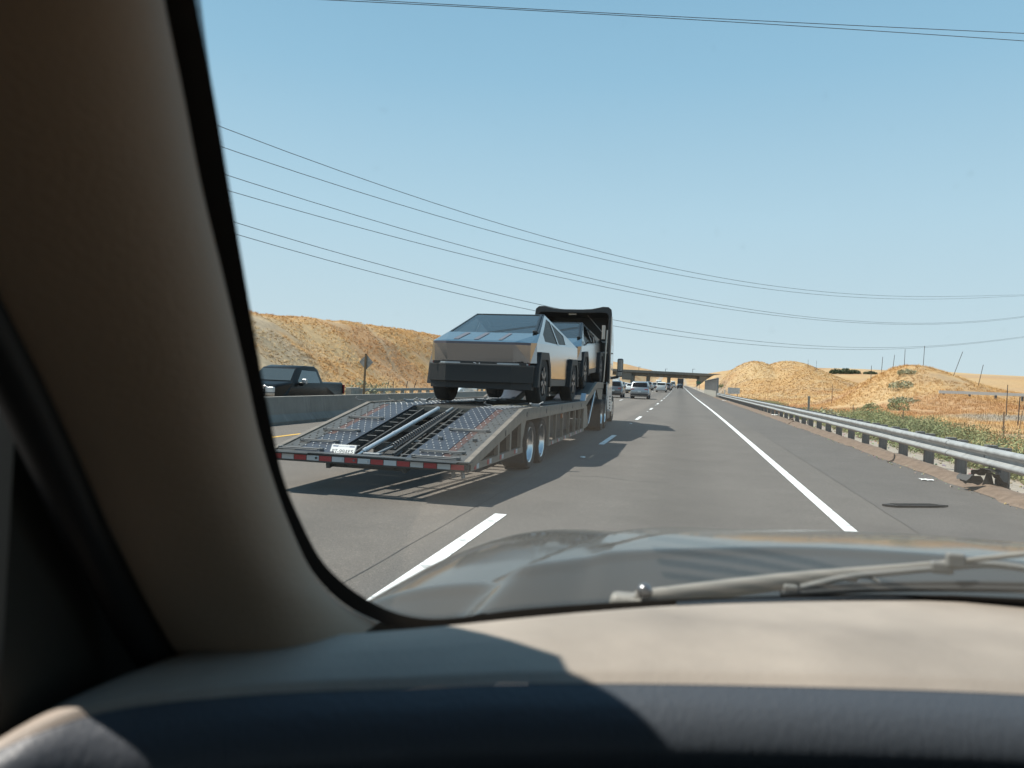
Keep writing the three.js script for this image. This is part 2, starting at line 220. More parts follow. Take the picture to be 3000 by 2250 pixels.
{
  const gr = thing('guardrail', 'long galvanised steel guardrail on dark posts beside the shoulder', 'guardrail');
  const w = [[0, 0], [-0.03, 0.006], [-0.075, 0.038], [-0.082, 0.06], [-0.075, 0.086], [-0.03, 0.118], [-0.006, 0.14], [-0.006, 0.172], [-0.03, 0.194], [-0.075, 0.226], [-0.082, 0.25], [-0.075, 0.274], [-0.03, 0.306], [0, 0.312]];
  const ring = [...w, ...w.slice().reverse().map(([x, y]) => [x + 0.006, y])];
  const y0 = 0.352, xb = 4.86; let k = 0;
  for (let Z = 4.0; Z < 106; Z += 3.81, k++) { // each panel laps over the next
    const lap = (k % 2) * 0.004, L = 3.95, dx = (xoff(Z + L) - xoff(Z)) / L;
    const s = shapeOf(ring); const g = extr(s, L); g.translate(0, 0, -L); const cr = toCreasedNormals(g, 0.7);
    bend(cr, (x, y, z) => [x + xb - lap + xoff(Z) - z * dx + (fbm(Z * 0.7, 2) - 0.5) * 0.015, y + y0 + yoff(Z), z - Z]);
    mesh('rail_panel', toCreasedNormals(cr, 0.7), galv, gr);
  }
  const post = rbox(0.16, 0.98, 0.13, 0, 0.17, 0, 0.008), flange = box(0.014, 0.98, 0.16, 0.087, 0.17, 0), blk = rbox(0.17, 0.36, 0.13, 0, 0, 0, 0.01), bolt = new THREE.CylinderGeometry(0.018, 0.022, 0.02, 8).rotateZ(Math.PI / 2);
  const pg = mg([post, flange]);
  for (let Z = 6.18; Z < 107; Z += 1.905) {
    const lean = rr(-0.02, 0.02), p = mesh('post', pg, galvDark, gr); p.position.set(5.12 + xoff(Z), yoff(Z), -Z); p.rotation.z = lean;
    const b = mesh('block', blk, galvDark, gr); b.position.set(4.945 + xoff(Z), y0 + 0.165 + yoff(Z), -Z); b.rotation.z = lean;
    if (Z < 40) { const q = mesh('bolt', bolt, galvOld, gr); q.position.set(4.853 + xoff(Z), y0 + 0.156 + yoff(Z), -Z); }
  }
}
{ // median barrier, cast in lengths
  const br = thing('median_barrier', 'long low concrete barrier between the two carriageways', 'barrier');
  const pr = [[-0.32, 0], [0.32, 0], [0.32, 0.07], [0.16, 0.26], [0.095, 0.735], [-0.095, 0.735], [-0.16, 0.26], [-0.32, 0.07]];
  for (let Z = -4; Z < 300;) { const L = Z < 60 ? 6.1 : 24, dx = (xoff(Z + L) - xoff(Z)) / L, dy = (yoff(Z + L) - yoff(Z)) / L; const g = extr(shapeOf(pr), L - 0.03, 0.012); g.translate(0, 0, -L); boxUV(g); bend(g, (x, y, z) => [x - 11.0 + xoff(Z) - z * dx, y - 0.0 + yoff(Z) - z * dy, z - Z]); mesh('barrier_length', toCreasedNormals(g, 0.5), conc, br); Z += L; }
}
{ // low open concrete rail beyond the far lanes
  const r = thing('concrete_railing', 'low open concrete railing beyond the far lanes', 'railing');
  mesh('top_beam', boxUV(box(0.3, 0.24, 72, -26.4, 0.12, -93)), concPale, r);
  mesh('kerb_beam', boxUV(box(0.32, 0.2, 72, -26.4, -0.62, -93)), concPale, r);
  for (let Z = 58; Z <= 129; Z += 2.4) mesh('baluster', box(0.26, 0.6, 0.4, -26.4, -0.25, -Z), concPale, r);
  mesh('end_block', boxUV(rbox(0.5, 1.05, 1.7, -26.4, -0.2, -56.6, 0.03)), concPale, r);
}
{ // overpass
  const b = thing('overpass', 'grey concrete road bridge crossing over the highway', 'bridge', null, [-4, yoff(344) - 1.0, -346]); b.rotation.z = -0.016;
  const bc = M([0.27, 0.265, 0.25], 0.9, 0, { map: concMap });
  const deck = shapeOf([[-5.5, 7.0], [5.5, 7.0], [5.5, 6.6], [3.6, 6.3], [3.3, 5.15], [-3.3, 5.15], [-3.6, 6.3], [-5.5, 6.6]]);
  mesh('deck', side(deck, -40, 48), bc, b);
  mesh('parapet', box(88, 0.75, 0.3, 4, 7.36, 5.3), bc, b); mesh('parapet', box(88, 0.75, 0.3, 4, 7.36, -5.3), bc, b);
  for (const x of [-12.6, -3.4]) for (const z of [-2.2, 2.2]) mesh('column', new THREE.CylinderGeometry(0.75, 0.62, 6.4, 16).translate(x, 2.0, z), bc, b);
  for (const s of [-1, 1]) { mesh('abutment', box(1.4, 3.6, 9.5, s < 0 ? -19.6 : 9.6, 3.4, 0), bc, b); mesh('wing_wall', box(7, 3.2, 0.5, s < 0 ? -23.4 : 13.4, 4.8, 4.9), bc, b); }
}
for (const [x, z, h] of [[-21, 347, 1.4], [-9, 348, 0.9], [3, 346.5, 1.2]]) tagged('lamp_post', [rod([x, 5.6 + yoff(344) + 1, -z], [x, 7.2 + yoff(344) + h, -z], 0.1, 8), box(1.1, 0.12, 0.3, x + 0.45, 7.2 + yoff(344) + h, -z)], galvDark, `short lamp post on the overpass parapet, ${{ '-21': 'at its embankment end', '-9': 'over the column pair', 3: 'nearest the golden mound' }[x]}`, 'lamp post', 'lamp posts on the overpass');
{ // wall on a concrete base where the guardrail ends
  const w = thing('roadside_wall', 'grey panel wall on pale concrete base where the guardrail ends', 'wall');
  const g = boxUV(box(0.34, 1.0, 52, 4.9, 0.4 + yoff(118), 0)); const cb = mesh('concrete_base', g, concPale, w); cb.position.set(xoff(134), 0, -134); cb.rotation.y = 0.0075;
  const pm = M([0.25, 0.24, 0.235], 0.85, 0, { map: concMap });
  for (let k = 0; k < 21; k++) { const Z = 109.6 + k * 2.42; mesh('panel', boxUV(box(0.14, 1.72, 2.4, 4.93 + xoff(Z), 1.78 + yoff(118), -Z)), pm, w); }
  for (let k = 0; k < 22; k++) { const Z = 108.35 + k * 2.42; mesh('pillar', box(0.24, 1.8, 0.12, 4.93 + xoff(Z), 1.8 + yoff(118), -Z), galvOld, w); }
  const cp = mesh('coping', box(0.28, 0.09, 51.4, 4.93, 2.72 + yoff(118), 0), concPale, w); cp.position.set(xoff(134), 0, -134); cp.rotation.y = 0.0075;
}
function canvasTex(w, h, draw) { const c = document.createElement('canvas'); c.width = w; c.height = h; const x = c.getContext('2d'); draw(x, w, h); const t = new THREE.CanvasTexture(c); t.colorSpace = THREE.SRGBColorSpace; return t; }
{ // small white notice beside the wall
  const s = thing('notice_board', 'small white notice board on posts beside the grey panel wall', 'sign', null, [6.35, land(6.35, 104), -104]);
  mesh('panel', box(1.55, 0.82, 0.03, 0, 1.25, 0), M([0.6, 0.6, 0.58], 0.6), s);
  const txt = canvasTex(256, 128, (x) => { x.fillStyle = '#c9c8c4'; x.fillRect(0, 0, 256, 128); x.fillStyle = '#6a6c70'; for (let r = 0; r < 4; r++) for (let k = 0; k < 9; k++) x.fillRect(18 + k * 24 + (r % 2) * 5, 16 + r * 27, 10 + ((k * 7 + r * 5) % 9), 9); });
  mesh('face', new THREE.PlaneGeometry(1.5, 0.78).translate(0, 1.25, 0.019), M([1, 1, 1], 0.6, 0, { map: txt }), s);
  for (const x of [-0.5, 0.5]) mesh('post', box(0.08, 1.7, 0.08, x, 0.8, -0.06), galvOld, s);
}
{ // back of a diamond warning sign across the far lanes
  const s = thing('diamond_sign', 'bare back of a diamond road sign on a wooden post', 'sign', null, [-25.9, land(-25.9, 57.6), -57.6]);
  const wood = M([0.3, 0.19, 0.1], 0.9, 0, { map: streaks });
  mesh('post', boxUV(rbox(0.14, 4.1, 0.14, 0, 1.75, 0, 0.01)), wood, s);
  mesh('panel', extr(shapeOf([[0.62, 0], [0.04, 0.62], [-0.04, 0.62], [-0.62, 0], [-0.04, -0.62], [0.04, -0.62]]), 0.006).translate(0.02, 3.1, -0.09), M([0.42, 0.41, 0.39], 0.5, 0.4, { map: mottle }), s);
  mesh('bracket', box(0.3, 0.05, 0.02, 0.02, 3.35, -0.075), galvOld, s); mesh('bracket', box(0.3, 0.05, 0.02, 0.02, 2.85, -0.075), galvOld, s);
  s.rotation.z = -0.02;
}
{ // guide sign far ahead
  const s = thing('green_sign', 'small green guide sign past the end of the grey wall', 'sign', null, [4.2, yoff(255), -255]);
  mesh('panel', box(1.4, 0.8, 0.05, 0, 2.3, 0), M([0.02, 0.12, 0.07], 0.5), s); mesh('post', box(0.12, 2.2, 0.12, -0.4, 0.9, -0.1), galvOld, s); mesh('post', box(0.12, 2.2, 0.12, 0.4, 0.9, -0.1), galvOld, s);
}
{ // second short guardrail by the dirt track
  const gr = thing('guardrail', 'short distant guardrail beside the grey dirt track', 'guardrail', null, [24.6, 0, -68]); gr.rotation.y = -0.03;
  const yb = land(24.6, 68) + 0.1; mesh('rail_panel', box(8.4, 0.24, 0.07, 0, yb + 0.36, 0), M([0.7, 0.7, 0.69], 0.6), gr);
  for (let k = 0; k < 5; k++) mesh('post', box(0.15, 0.75, 0.14, -3.8 + k * 1.9, yb - 0.06, -0.12), galvDark, gr);
}
tagged('marker_post', [rbox(0.1, 1.35, 0.02, 5.7, 0.55, -37.5, 0.008), box(0.075, 0.12, 0.024, 5.7, 1.1, -37.5)], M([0.36, 0.33, 0.27], 0.8, 0, { map: streaks }), 'upright tan marker post standing behind the guardrail', 'post');
tagged('marker_post', [rbox(0.12, 1.2, 0.03, 5.6 + xoff(103), 0.6, -103, 0.008)], M([0.6, 0.6, 0.58], 0.7), 'white marker post at the far end of the guardrail', 'post');
// overhead wires: straight in plan, sagging between towers out of the picture
const wireMat = M([0.05, 0.055, 0.065], 0.5, 0.3);
function wire(c, A, B, t0, t1, r, label, group) { const pts = []; for (let k = 0; k <= 12; k++) { const t = lerp(t0, t1, k / 12); pts.push([A[0] + t * (B[0] - A[0]), c.reduce((s, q) => s * t + q, 0), -(A[1] + t * (B[1] - A[1]))]); } tagged('power_line', tube(pts, r, 60, 5), wireMat, label, 'power line', group); }
const six = [[-23.68, 61.243, -28.991, 20.797], [-18.491, 51.881, -23.477, 19.385], [-9.936, 40.0, -23.618, 17.368], [-8.094, 35.294, -19.854, 16.267], [-14.435, 47.197, -28.243, 13.774], [-15.405, 47.842, -27.212, 12.84]];
['topmost of six sagging wires', 'second from the top of six sagging wires', 'third from the top of six sagging wires', 'fourth from the top of six sagging wires', 'fifth from the top of six sagging wires', 'lowest of six sagging wires'].forEach((n, k) => wire(six[k], [-37, 53 + k * 1.5], [88, 226 + k * 1.5], -0.25, 1.15, 0.028, `${n} behind the car hauler`, 'power lines behind the hauler'));
wire([-1.894, 3.702, 24.231], [-30, 40], [60, 70], -0.4, 1.5, 0.022, 'lower wire of the high pair overhead', 'high wires overhead');
wire([1.093, 2.514, 24.442], [-30, 40], [60, 70], -0.4, 1.5, 0.022, 'upper wire of the high pair overhead', 'high wires overhead');
// things lying about
const rubber = M([0.016, 0.016, 0.017], 0.75, 0, { bumpMap: fineNoise, bumpScale: 0.003 });
{ // flat strip of tyre tread on the shoulder
  const t = thing('tread_strip', 'flat black strip of tyre tread lying on the shoulder', 'debris', null, [3.0, 0.012, -10.82], 0.44);
  mesh('strip', extr(shapeOf([[-0.46, 0.02], [-0.3, 0.09], [0.28, 0.085], [0.3, 0.06], [0.47, -0.06], [0.2, -0.085], [-0.33, -0.08]]), 0.014, 0.004).rotateX(-Math.PI / 2), rubber, t);
  mesh('rib', mg([-0.035, 0, 0.035].map((z, i) => box(0.62, 0.008, 0.02, -0.02 + i * 0.02, 0.021, z))), rubber, t);
}
{ // torn tyre carcass against the kerb
  const t = thing('tyre_carcass', 'torn curled black tyre carcass against a guardrail post', 'debris', null, [4.52, 0.06, -13.3], 0.5);
  const flap = (pts, ry, x, z, m, name) => { const g = grid(14, 8, (u, v) => { const a = pts[0] + (pts[1] - pts[0]) * u, r = pts[2], tear = 0.06 * fbm(u * 9 + ry * 3, v * 3, 3); const w = (v - 0.5) * (0.34 + 0.1 * Math.sin(u * 7 + ry)) * (0.35 + 0.65 * Math.sin(Math.PI * clamp(u * 0.9 + 0.1, 0, 1))); return [r * Math.cos(a) + tear, r * Math.sin(a) + tear - 0.05, w]; }); g.rotateY(ry); g.translate(x, 0, z); mesh(name, g, m, t); };
  flap([0.2, 2.4, 0.2], 0.3, -0.16, 0.02, M([0.06, 0.06, 0.06], 0.85), 'sidewall'); flap([-0.3, 1.5, 0.26], -0.5, 0.08, 0.12, rubber, 'tread_flap'); flap([0.6, 2.1, 0.3], 1.4, 0.26, 0.1, rubber, 'tread_flap');
  mesh('torn_spike', faces([[[0.14, 0, 0.05], [0.32, 0, 0.12], [0.31, 0.34, 0.02]], [[0.32, 0, 0.12], [0.4, 0.02, 0.0], [0.31, 0.34, 0.02]], [[0.14, 0, 0.05], [0.31, 0.34, 0.02], [0.4, 0.02, 0]]]), rubber, t);
  mesh('cord', tube([[0.2, -0.06, 0.2], [0.42, -0.05, 0.26], [0.55, -0.02, 0.2]], 0.008, 12, 5), rubber, t);
}
{ // litter: scraps of paper, bark and stones on the verge
  const white = M([0.7, 0.7, 0.68], 0.8), bark = M([0.12, 0.08, 0.055], 0.9), stone = M([0.34, 0.29, 0.24], 0.95);
  tagged('paper_scrap', grid(6, 4, (u, v) => [4.02 + u * 0.2, 0.012 + 0.03 * fbm(u * 4, v * 4, 2), -14.15 - v * 0.16]), white, 'crumpled white paper scrap on the shoulder before the tyre carcass', 'litter');
  tagged('paper_scrap', grid(6, 4, (u, v) => [4.55 + u * 0.3, 0.11 + 0.05 * fbm(u * 4, v * 4, 2), -42 - v * 0.2]), white, 'white paper scrap on the kerb near the tan marker post', 'litter');
  tagged('paper_scrap', grid(6, 4, (u, v) => [4.3 + xoff(85) + u * 0.8, 0.06 + 0.05 * fbm(u * 4, v * 4, 2), -84 - v * 0.5]), white, 'long white scrap lying near the far end of the guardrail', 'litter');
  tagged('bark_strip', tube([[4.28, 0.02, -17.4], [4.5, 0.04, -17.9], [4.62, 0.1, -18.3], [4.72, 0.12, -18.7]], 0.014, 16, 5), bark, 'thin dark strip of bark over the kerb edge', 'debris');
  tagged('bark_strip', tube([[4.45, 0.02, -34.4], [4.7, 0.12, -34.9], [4.74, 0.2, -35.5], [4.66, 0.13, -36.1]], 0.022, 16, 5), bark, 'curled dark bark strip on the kerb by the tan marker post', 'debris');
  const n = 1500, im = new THREE.InstancedMesh(new THREE.DodecahedronGeometry(0.5, 0), stone, n), m4 = new THREE.Matrix4(), q = new THREE.Quaternion(), e = new THREE.Euler();
  for (let i = 0; i < n; i++) { const Z = 6 + 60 * rnd() ** 1.4, edge = rnd() < 0.35, x = edge ? rr(4.25, 4.6) : rr(5.2, 7.6), s = (edge ? rr(0.008, 0.03) : rr(0.015, 0.06)); m4.compose(V(x + xoff(Z), (edge ? 0.005 : land(x, Z)) + s * 0.2, -Z), q.setFromEuler(e.set(rr(0, 6), rr(0, 6), 0)), V(s * rr(0.7, 2), s * 0.7, s)); im.setMatrixAt(i, m4); im.setColorAt(i, col(rr(0.6, 1.3), rr(0.6, 1.2), rr(0.55, 1.1))); }
  im.name = 'gravel'; im.userData = { kind: 'stuff', label: 'loose gravel and chippings along the kerb' }; scene.add(im);
}
// ------------------------------------------------------------------ grass, weeds, shrubs, fence posts
const bladeClump = (n, h, w, spread) => { const q = []; for (let i = 0; i < n; i++) { const a = rr(0, 6.28), r = rr(0, spread), x = Math.cos(a) * r, z = Math.sin(a) * r, la = rr(0, 6.28), lean = rr(0.1, 0.55) * h, hh = h * rr(0.6, 1.1), px = Math.cos(la + 1.57) * w, pz = Math.sin(la + 1.57) * w, tx = x + Math.cos(la) * lean, tz = z + Math.sin(la) * lean; q.push([[x - px, -0.03, z - pz], [x + px, -0.03, z + pz], [tx, hh, tz]]); } const g = faces(q), nn = g.attributes.normal; for (let i = 0; i < nn.count; i++) { const v = V(nn.getX(i), 0, nn.getZ(i)).multiplyScalar(0.25).add(V(0, 1, 0)).normalize(); nn.setXYZ(i, v.x, v.y, v.z); } return g; };
function scatter(name, geo, mat, n, place, tint, label) {
  const im = new THREE.InstancedMesh(geo, mat, n), m4 = new THREE.Matrix4(), q = new THREE.Quaternion(), up = V(0, 1, 0); let k = 0;
  for (let i = 0; i < n * 4 && k < n; i++) { const p = place(); if (!p) continue; const [x, Z, s, sy = s] = p; m4.compose(V(x, land(x, Z), -Z), q.setFromAxisAngle(up, rr(0, 6.28)), V(s, sy, s)); im.setMatrixAt(k, m4); im.setColorAt(k, tint(x, Z)); k++; }
  im.count = k; im.name = name; im.userData = { kind: 'stuff', label }; im.castShadow = im.receiveShadow = true; scene.add(im); return im;
}
const straw = M([1, 1, 1], 0.9), leafM = M([1, 1, 1], 0.8);
const strawTint = (x, Z) => { const c = landColour(x, Z), k = rr(0.95, 1.12); return col(c[0] * k * 1.04, c[1] * k * 1.02, c[2] * k * rr(0.85, 1.05)); };
const clumpA = bladeClump(16, 0.62, 0.02, 0.34), clumpFar = bladeClump(12, 0.75, 0.05, 0.55);
scatter('dry_grass', clumpA, straw, 42000, () => { const Z = 6 + 74 * rnd() ** 1.15, x = rr(7.2, 12 + Z * 0.42); if (fbm(x * 0.3, Z * 0.3, 3) < 0.36) return null; const s = Z < 25 ? rr(0.35, 0.8) : rr(0.2, 0.5); return [x + xoff(Z), Z, s, s * rr(0.4, 0.9)]; }, strawTint, 'dry golden grass on the verge and mounds');
scatter('dry_grass', clumpFar, straw, 36000, () => { const Z = rr(76, 185), x = rr(6.5, 40), s = rr(0.14, 0.4); return [x + xoff(Z), Z, s, s * rr(0.5, 1)]; }, strawTint, 'dry golden grass on the far mound');
scatter('dry_grass', clumpFar, straw, 52000, () => { const Z = rr(38, 190), x = rr(-58, -28.5), s = rr(0.14, 0.42); if (fbm(x * 0.25, Z * 0.25, 3) < 0.34) return null; return [x + xoff(Z), Z, s, s * rr(0.5, 1)]; }, strawTint, 'dry golden grass on the bank beyond the far lanes');
// dull green weeds behind the guardrail
const leafClump = (n, R, hgt, s) => { const q = []; for (let i = 0; i < n; i++) { const a = rr(0, 6.28), r = R * Math.sqrt(rnd()), y = hgt * rnd() * (1 - 0.55 * (r / R) ** 2), c = V(Math.cos(a) * r, y, Math.sin(a) * r), u = V(rr(-1, 1), rr(-1, 1), rr(-1, 1)).normalize().multiplyScalar(s * rr(0.6, 1.3)), w = V(rr(-1, 1), rr(-1, 1), rr(-1, 1)).cross(u).normalize().multiplyScalar(s * 0.32); q.push([[c.x - u.x, c.y - u.y, c.z - u.z], [c.x + w.x, c.y + w.y, c.z + w.z], [c.x + u.x, c.y + u.y, c.z + u.z], [c.x - w.x, c.y - w.y, c.z - w.z]]); } return faces(q); };
const weed = leafClump(110, 0.5, 0.62, 0.055);
const greenTint = () => { const k = rr(0.7, 1.3), y = rnd(); return col(lerp(0.16, 0.27, y) * k, lerp(0.215, 0.25, y) * k, lerp(0.085, 0.115, y) * k); };
scatter('green_weeds', weed, leafM, 1500, () => { const Z = 9 + 44 * rnd() ** 1.2, x = rr(6.6, 9.4 + Z * 0.06); if (fbm(x * 0.35 + 3, Z * 0.2, 3) < 0.4 + 0.09 * sm(7.6, 10.5, x)) return null; return [x + xoff(Z), Z, rr(0.55, 1.25), rr(0.5, 1.2)]; }, greenTint, 'low dull green weeds behind the guardrail');
scatter('green_weeds', weed, leafM, 260, () => { const Z = rr(60, 104), x = rr(6.2, 10); if (fbm(x * 0.35, Z * 0.12, 3) < 0.52) return null; return [x + xoff(Z), Z, rr(0.6, 1.1), rr(0.5, 0.9)]; }, greenTint, 'sparse green weeds along the far verge');
scatter('red_weeds', weed, leafM, 420, () => { const Z = rr(52, 100), x = 7.6 + rr(-1.6, 2.2); return [x + xoff(Z), Z, rr(0.5, 1.0), rr(0.3, 0.6)]; }, () => col(rr(0.2, 0.34), rr(0.1, 0.15), rr(0.045, 0.07)), 'reddish brown dry weeds on the verge');
const shrubLeaf = M([0.16, 0.19, 0.075], 0.85), sageLeaf = M([0.3, 0.3, 0.19], 0.85), stemM = M([0.16, 0.1, 0.06], 0.9);
function shrub(label, x, Z, R, h, leaf, group) { const s = thing('shrub', label, 'shrub', group, [x, land(x, Z) - 0.05, -Z]); mesh('foliage', leafClump(Math.round(420), R, h, 0.05 + R * 0.07), leaf, s); const st = []; for (let k = 0; k < 7; k++) { const a = k * 0.9; st.push(rod([0, 0, 0], [Math.cos(a) * R * 0.7, h * rr(0.5, 0.85), Math.sin(a) * R * 0.7], 0.02, 5, 0.008)); } mesh('stem', st, stemM, s); return s; }
for (const [l, x, Z, R, h, f] of [['green rounded shrub behind the tail of the black pickup', -27.6, 52.5, 1.3, 1.5, shrubLeaf], ['green shrub showing above the black pickup cab', -31.5, 50, 1.5, 2.0, shrubLeaf], ['pale green shrub at the foot of the diamond sign', -27.4, 60, 1.7, 1.7, sageLeaf], ['pale green shrub beside the end of the concrete railing', -27.9, 66, 1.5, 1.6, sageLeaf], ['small green shrub on the bank by the windscreen pillar', -32, 42, 1.4, 1.7, shrubLeaf],
  ['bright green shrub low on the small mound', 15.6, 61, 0.8, 0.95, shrubLeaf], ['dull green shrub left of the bright one on the small mound', 14.2, 63, 0.7, 0.6, shrubLeaf], ['grey sage shrub on the flank of the small mound', 18.6, 72, 1.1, 0.7, sageLeaf], ['grey sage shrub near the top of the small mound', 19.8, 75, 0.9, 0.5, sageLeaf], ['low grey sage shrub in front of the small mound', 17.3, 66, 1.2, 0.5, sageLeaf], ['sage shrub behind the tan marker post', 7.4, 43, 0.8, 0.9, sageLeaf], ['dark shrub on the crest of the far mound', 6.5, 140, 0.8, 0.7, shrubLeaf]]) shrub(l, x, Z, R, h, f, null);
// tall dry stalks standing in the grass
function stalk(label, x, Z, h, lean, thick, m) { const s = thing('dry_stalk', label, 'dry plant', 'dry stalks in the grass', [x, land(x, Z) - 0.03, -Z]); mesh('stem', tube([[0, 0, 0], [lean * 0.4, h * 0.5, 0.02], [lean, h, 0]], 0.016 * thick, 10, 5), stemM, s); const q = leafClump(70, 0.06 * thick, h * 0.72, 0.028 * thick); bend(q, (px, py, pz) => [px + lean * (0.3 + 0.7 * py / h), py + h * 0.26, pz]); mesh('seed_head', q, m, s); }
const seedM = M([0.12, 0.085, 0.045], 0.9), seedG = M([0.17, 0.15, 0.06], 0.9);
for (const [l, x, Z, h, ln, t, m] of [['tall leaning dark stalk above the green weeds', 12.35, 22.6, 1.75, 0.3, 1.5, seedG], ['tall straight stalk with pale green head', 13.6, 33, 1.75, 0.12, 1.5, seedG], ['thin stalk beside the pale green headed one', 12.9, 33.4, 1.5, 0.2, 0.7, seedM], ['short dark stalk rising from the weeds', 10.75, 29, 1.15, 0, 1.2, seedM], ['short stalk in the weeds beyond the dark one', 9.9, 38, 1.0, 0.02, 1.2, seedM], ['slim stalk in front of the dirt track', 15.4, 31, 1.2, 0.1, 0.8, seedM], ['bent slim stalk in front of the dirt track', 16.6, 33, 1.0, 0.16, 0.8, seedM], ['small dry stalk among golden grass by the marker post', 10.6, 52, 0.9, 0, 1.2, seedM], ['upright dry stalk at the foot of the mounds', 13.4, 75, 1.9, 0.05, 1.2, seedM]]) stalk(l, x, Z, h, ln, t, m);
// fence posts on the small mound and along the bank
const rust = M([0.075, 0.055, 0.045], 0.85);
const fp = [['leftmost-slope thin steel fence post on the small mound', 17.6, 79, 1.5, 0.02], ['second thin steel fence post up the small mound', 18.75, 80, 1.7, 0.08], ['leaning thin steel fence post on the small mound top', 19.9, 80.5, 1.4, 0.12], ['tallest thin steel fence post on the small mound top', 20.8, 80, 1.7, 0.02], ['thin steel fence post past the mound top', 22.2, 79, 2.1, 0.06], ['tilted steel fence post on the falling side of the mound', 23.9, 76, 2.2, 0.7], ['steel fence post halfway down the small mound', 24.6, 72, 1.9, 0.35], ['steel fence post low by the grey dirt track', 19.4, 52, 2.0, 0.02], ['short fence post in grass before the dirt track', 18.5, 44, 1.6, 0], ['fence post at the track edge', 16.2, 42, 1.5, 0.05], ['thin fence post on the far mound slope', 20.9, 140, 1.6, 0], ['thin fence post paired on the far mound slope', 22.1, 139, 1.9, 0.03]];
for (const [l, x, Z, h, ln] of fp) tagged('fence_post', [rod([x, land(x, Z) - 0.1, -Z], [x + ln, land(x, Z) + h, -Z], 0.026, 6, 0.022)], rust, l, 'post', 'steel fence posts');
[['fence post near the shrub by the diamond sign', -30.2, 62], ['fence post between the sign and the railing', -30.6, 68], ['fence post at the foot of the bank', -31.3, 75], ['leaning fence post up the bank', -32.4, 80], ['fence post above the concrete railing', -33.2, 86], ['fence post high on the bank by the steel pickup', -34.5, 92]].forEach(([l, x, Z], k) => tagged('fence_post', [rod([x, land(x, Z) - 0.1, -Z], [x + (k % 3) * 0.22, land(x, Z) + 1.5, -Z], 0.05, 6)], rust, l, 'post', 'posts along the bank'));
// far trees on the skyline
function farTree(label, x, Z, R, h) { const t = thing('tree', label, 'tree', 'dark trees on the skyline', [x, land(x, Z) - 0.3, -Z]); mesh('trunk', rod([0, 0, 0], [0, h * 0.6, 0], 0.5, 7, 0.25), stemM, t); mesh('crown', leafClump(520, R, h, 0.9), M([0.05, 0.075, 0.035], 0.9), t).position.y = h * 0.12; }
farTree('dark spreading tree on the skyline between the two mounds', 124, 640, 5, 4.4); farTree('dark tree joined to the skyline clump between the mounds', 117, 642, 5, 4.0); farTree('dark tree at the edge of the skyline clump', 131, 645, 5, 3.6); farTree('lone low dark tree on the skyline near the small mound', 142, 640, 5, 2.6);
// ------------------------------------------------------------------ car hauler trailer
const deckGrey = M([0.115, 0.115, 0.112], 0.55, 0.35, { map: streaks }), slate = M([0.075, 0.085, 0.108], 0.5, 0.4, { map: streaks }), rustRed = M([0.12, 0.062, 0.052], 0.7, 0.15, { map: streaks }), frameBlack = M([0.03, 0.03, 0.03], 0.55, 0.1), beamTaupe = M([0.28, 0.235, 0.19], 0.55, 0.2, { map: streaks }), frameDark = M([0.055, 0.052, 0.048], 0.6, 0.2), steelBright = M([0.62, 0.62, 0.62], 0.3, 0.9), chrome = M([0.62, 0.61, 0.6], 0.2, 1), tyreM = M([0.022, 0.022, 0.022], 0.85, 0, { bumpMap: fineNoise, bumpScale: 0.002 });
const button = M([0.34, 0.34, 0.34], 0.45, 0.5); const redTape = M([0.33, 0.03, 0.03], 0.4), whiteTape = M([0.44, 0.46, 0.47], 0.4), silver = M([0.56, 0.58, 0.6], 0.38, 0.55);
const TX = -3.7;
function wheel(parent, name, x, y, z, r, w, rimR, outSide, rimMat = chrome, dish = 0.09) { // tyre with tread shoulders, dished rim, nuts
  const t = new THREE.Group(); t.name = name; t.position.set(x, y, z); parent.add(t);
  const hw = w / 2, pr = [[rimR, -hw * 0.86], [r * 0.93, -hw], [r * 0.985, -hw * 0.86], [r, -hw * 0.6], [r, -hw * 0.1], [r * 0.985, 0], [r, hw * 0.1], [r, hw * 0.6], [r * 0.985, hw * 0.86], [r * 0.93, hw], [rimR, hw * 0.86]].map(([a, b]) => new THREE.Vector2(a, b));
  mesh('tyre', new THREE.LatheGeometry(pr, 32).rotateZ(-Math.PI / 2), tyreM, t);
  const s = outSide, d = [[rimR * 1.02, hw * 0.84], [rimR * 0.99, hw * 0.9], [rimR * 0.93, hw * 0.8], [rimR * 0.86, hw * 0.84 - dish], [rimR * 0.5, hw * 0.84 - dish * 1.15], [rimR * 0.42, hw * 0.84 - dish * 0.5], [rimR * 0.3, hw * 0.84 - dish * 0.3], [0.001, hw * 0.84 - dish * 0.25]].map(([a, b]) => new THREE.Vector2(Math.max(a, 0.001), b));
  const rim = mesh('rim', new THREE.LatheGeometry(d, 32).rotateZ(-Math.PI / 2).scale(s, 1, 1), rimMat, t);
  const nut = []; for (let k = 0; k < 8; k++) { const a = k * Math.PI / 4; nut.push(new THREE.CylinderGeometry(0.014, 0.016, 0.04, 6).rotateZ(Math.PI / 2).translate(s * (hw * 0.84 - dish), Math.cos(a) * rimR * 0.62, Math.sin(a) * rimR * 0.62)); }
  mesh('wheel_nut', nut, rimMat, t); return t;
}
const trailer = thing('car_hauler_trailer', 'low open car hauler trailer with perforated ramp and taped rear sill', 'trailer', null, [TX, 0, 0]);
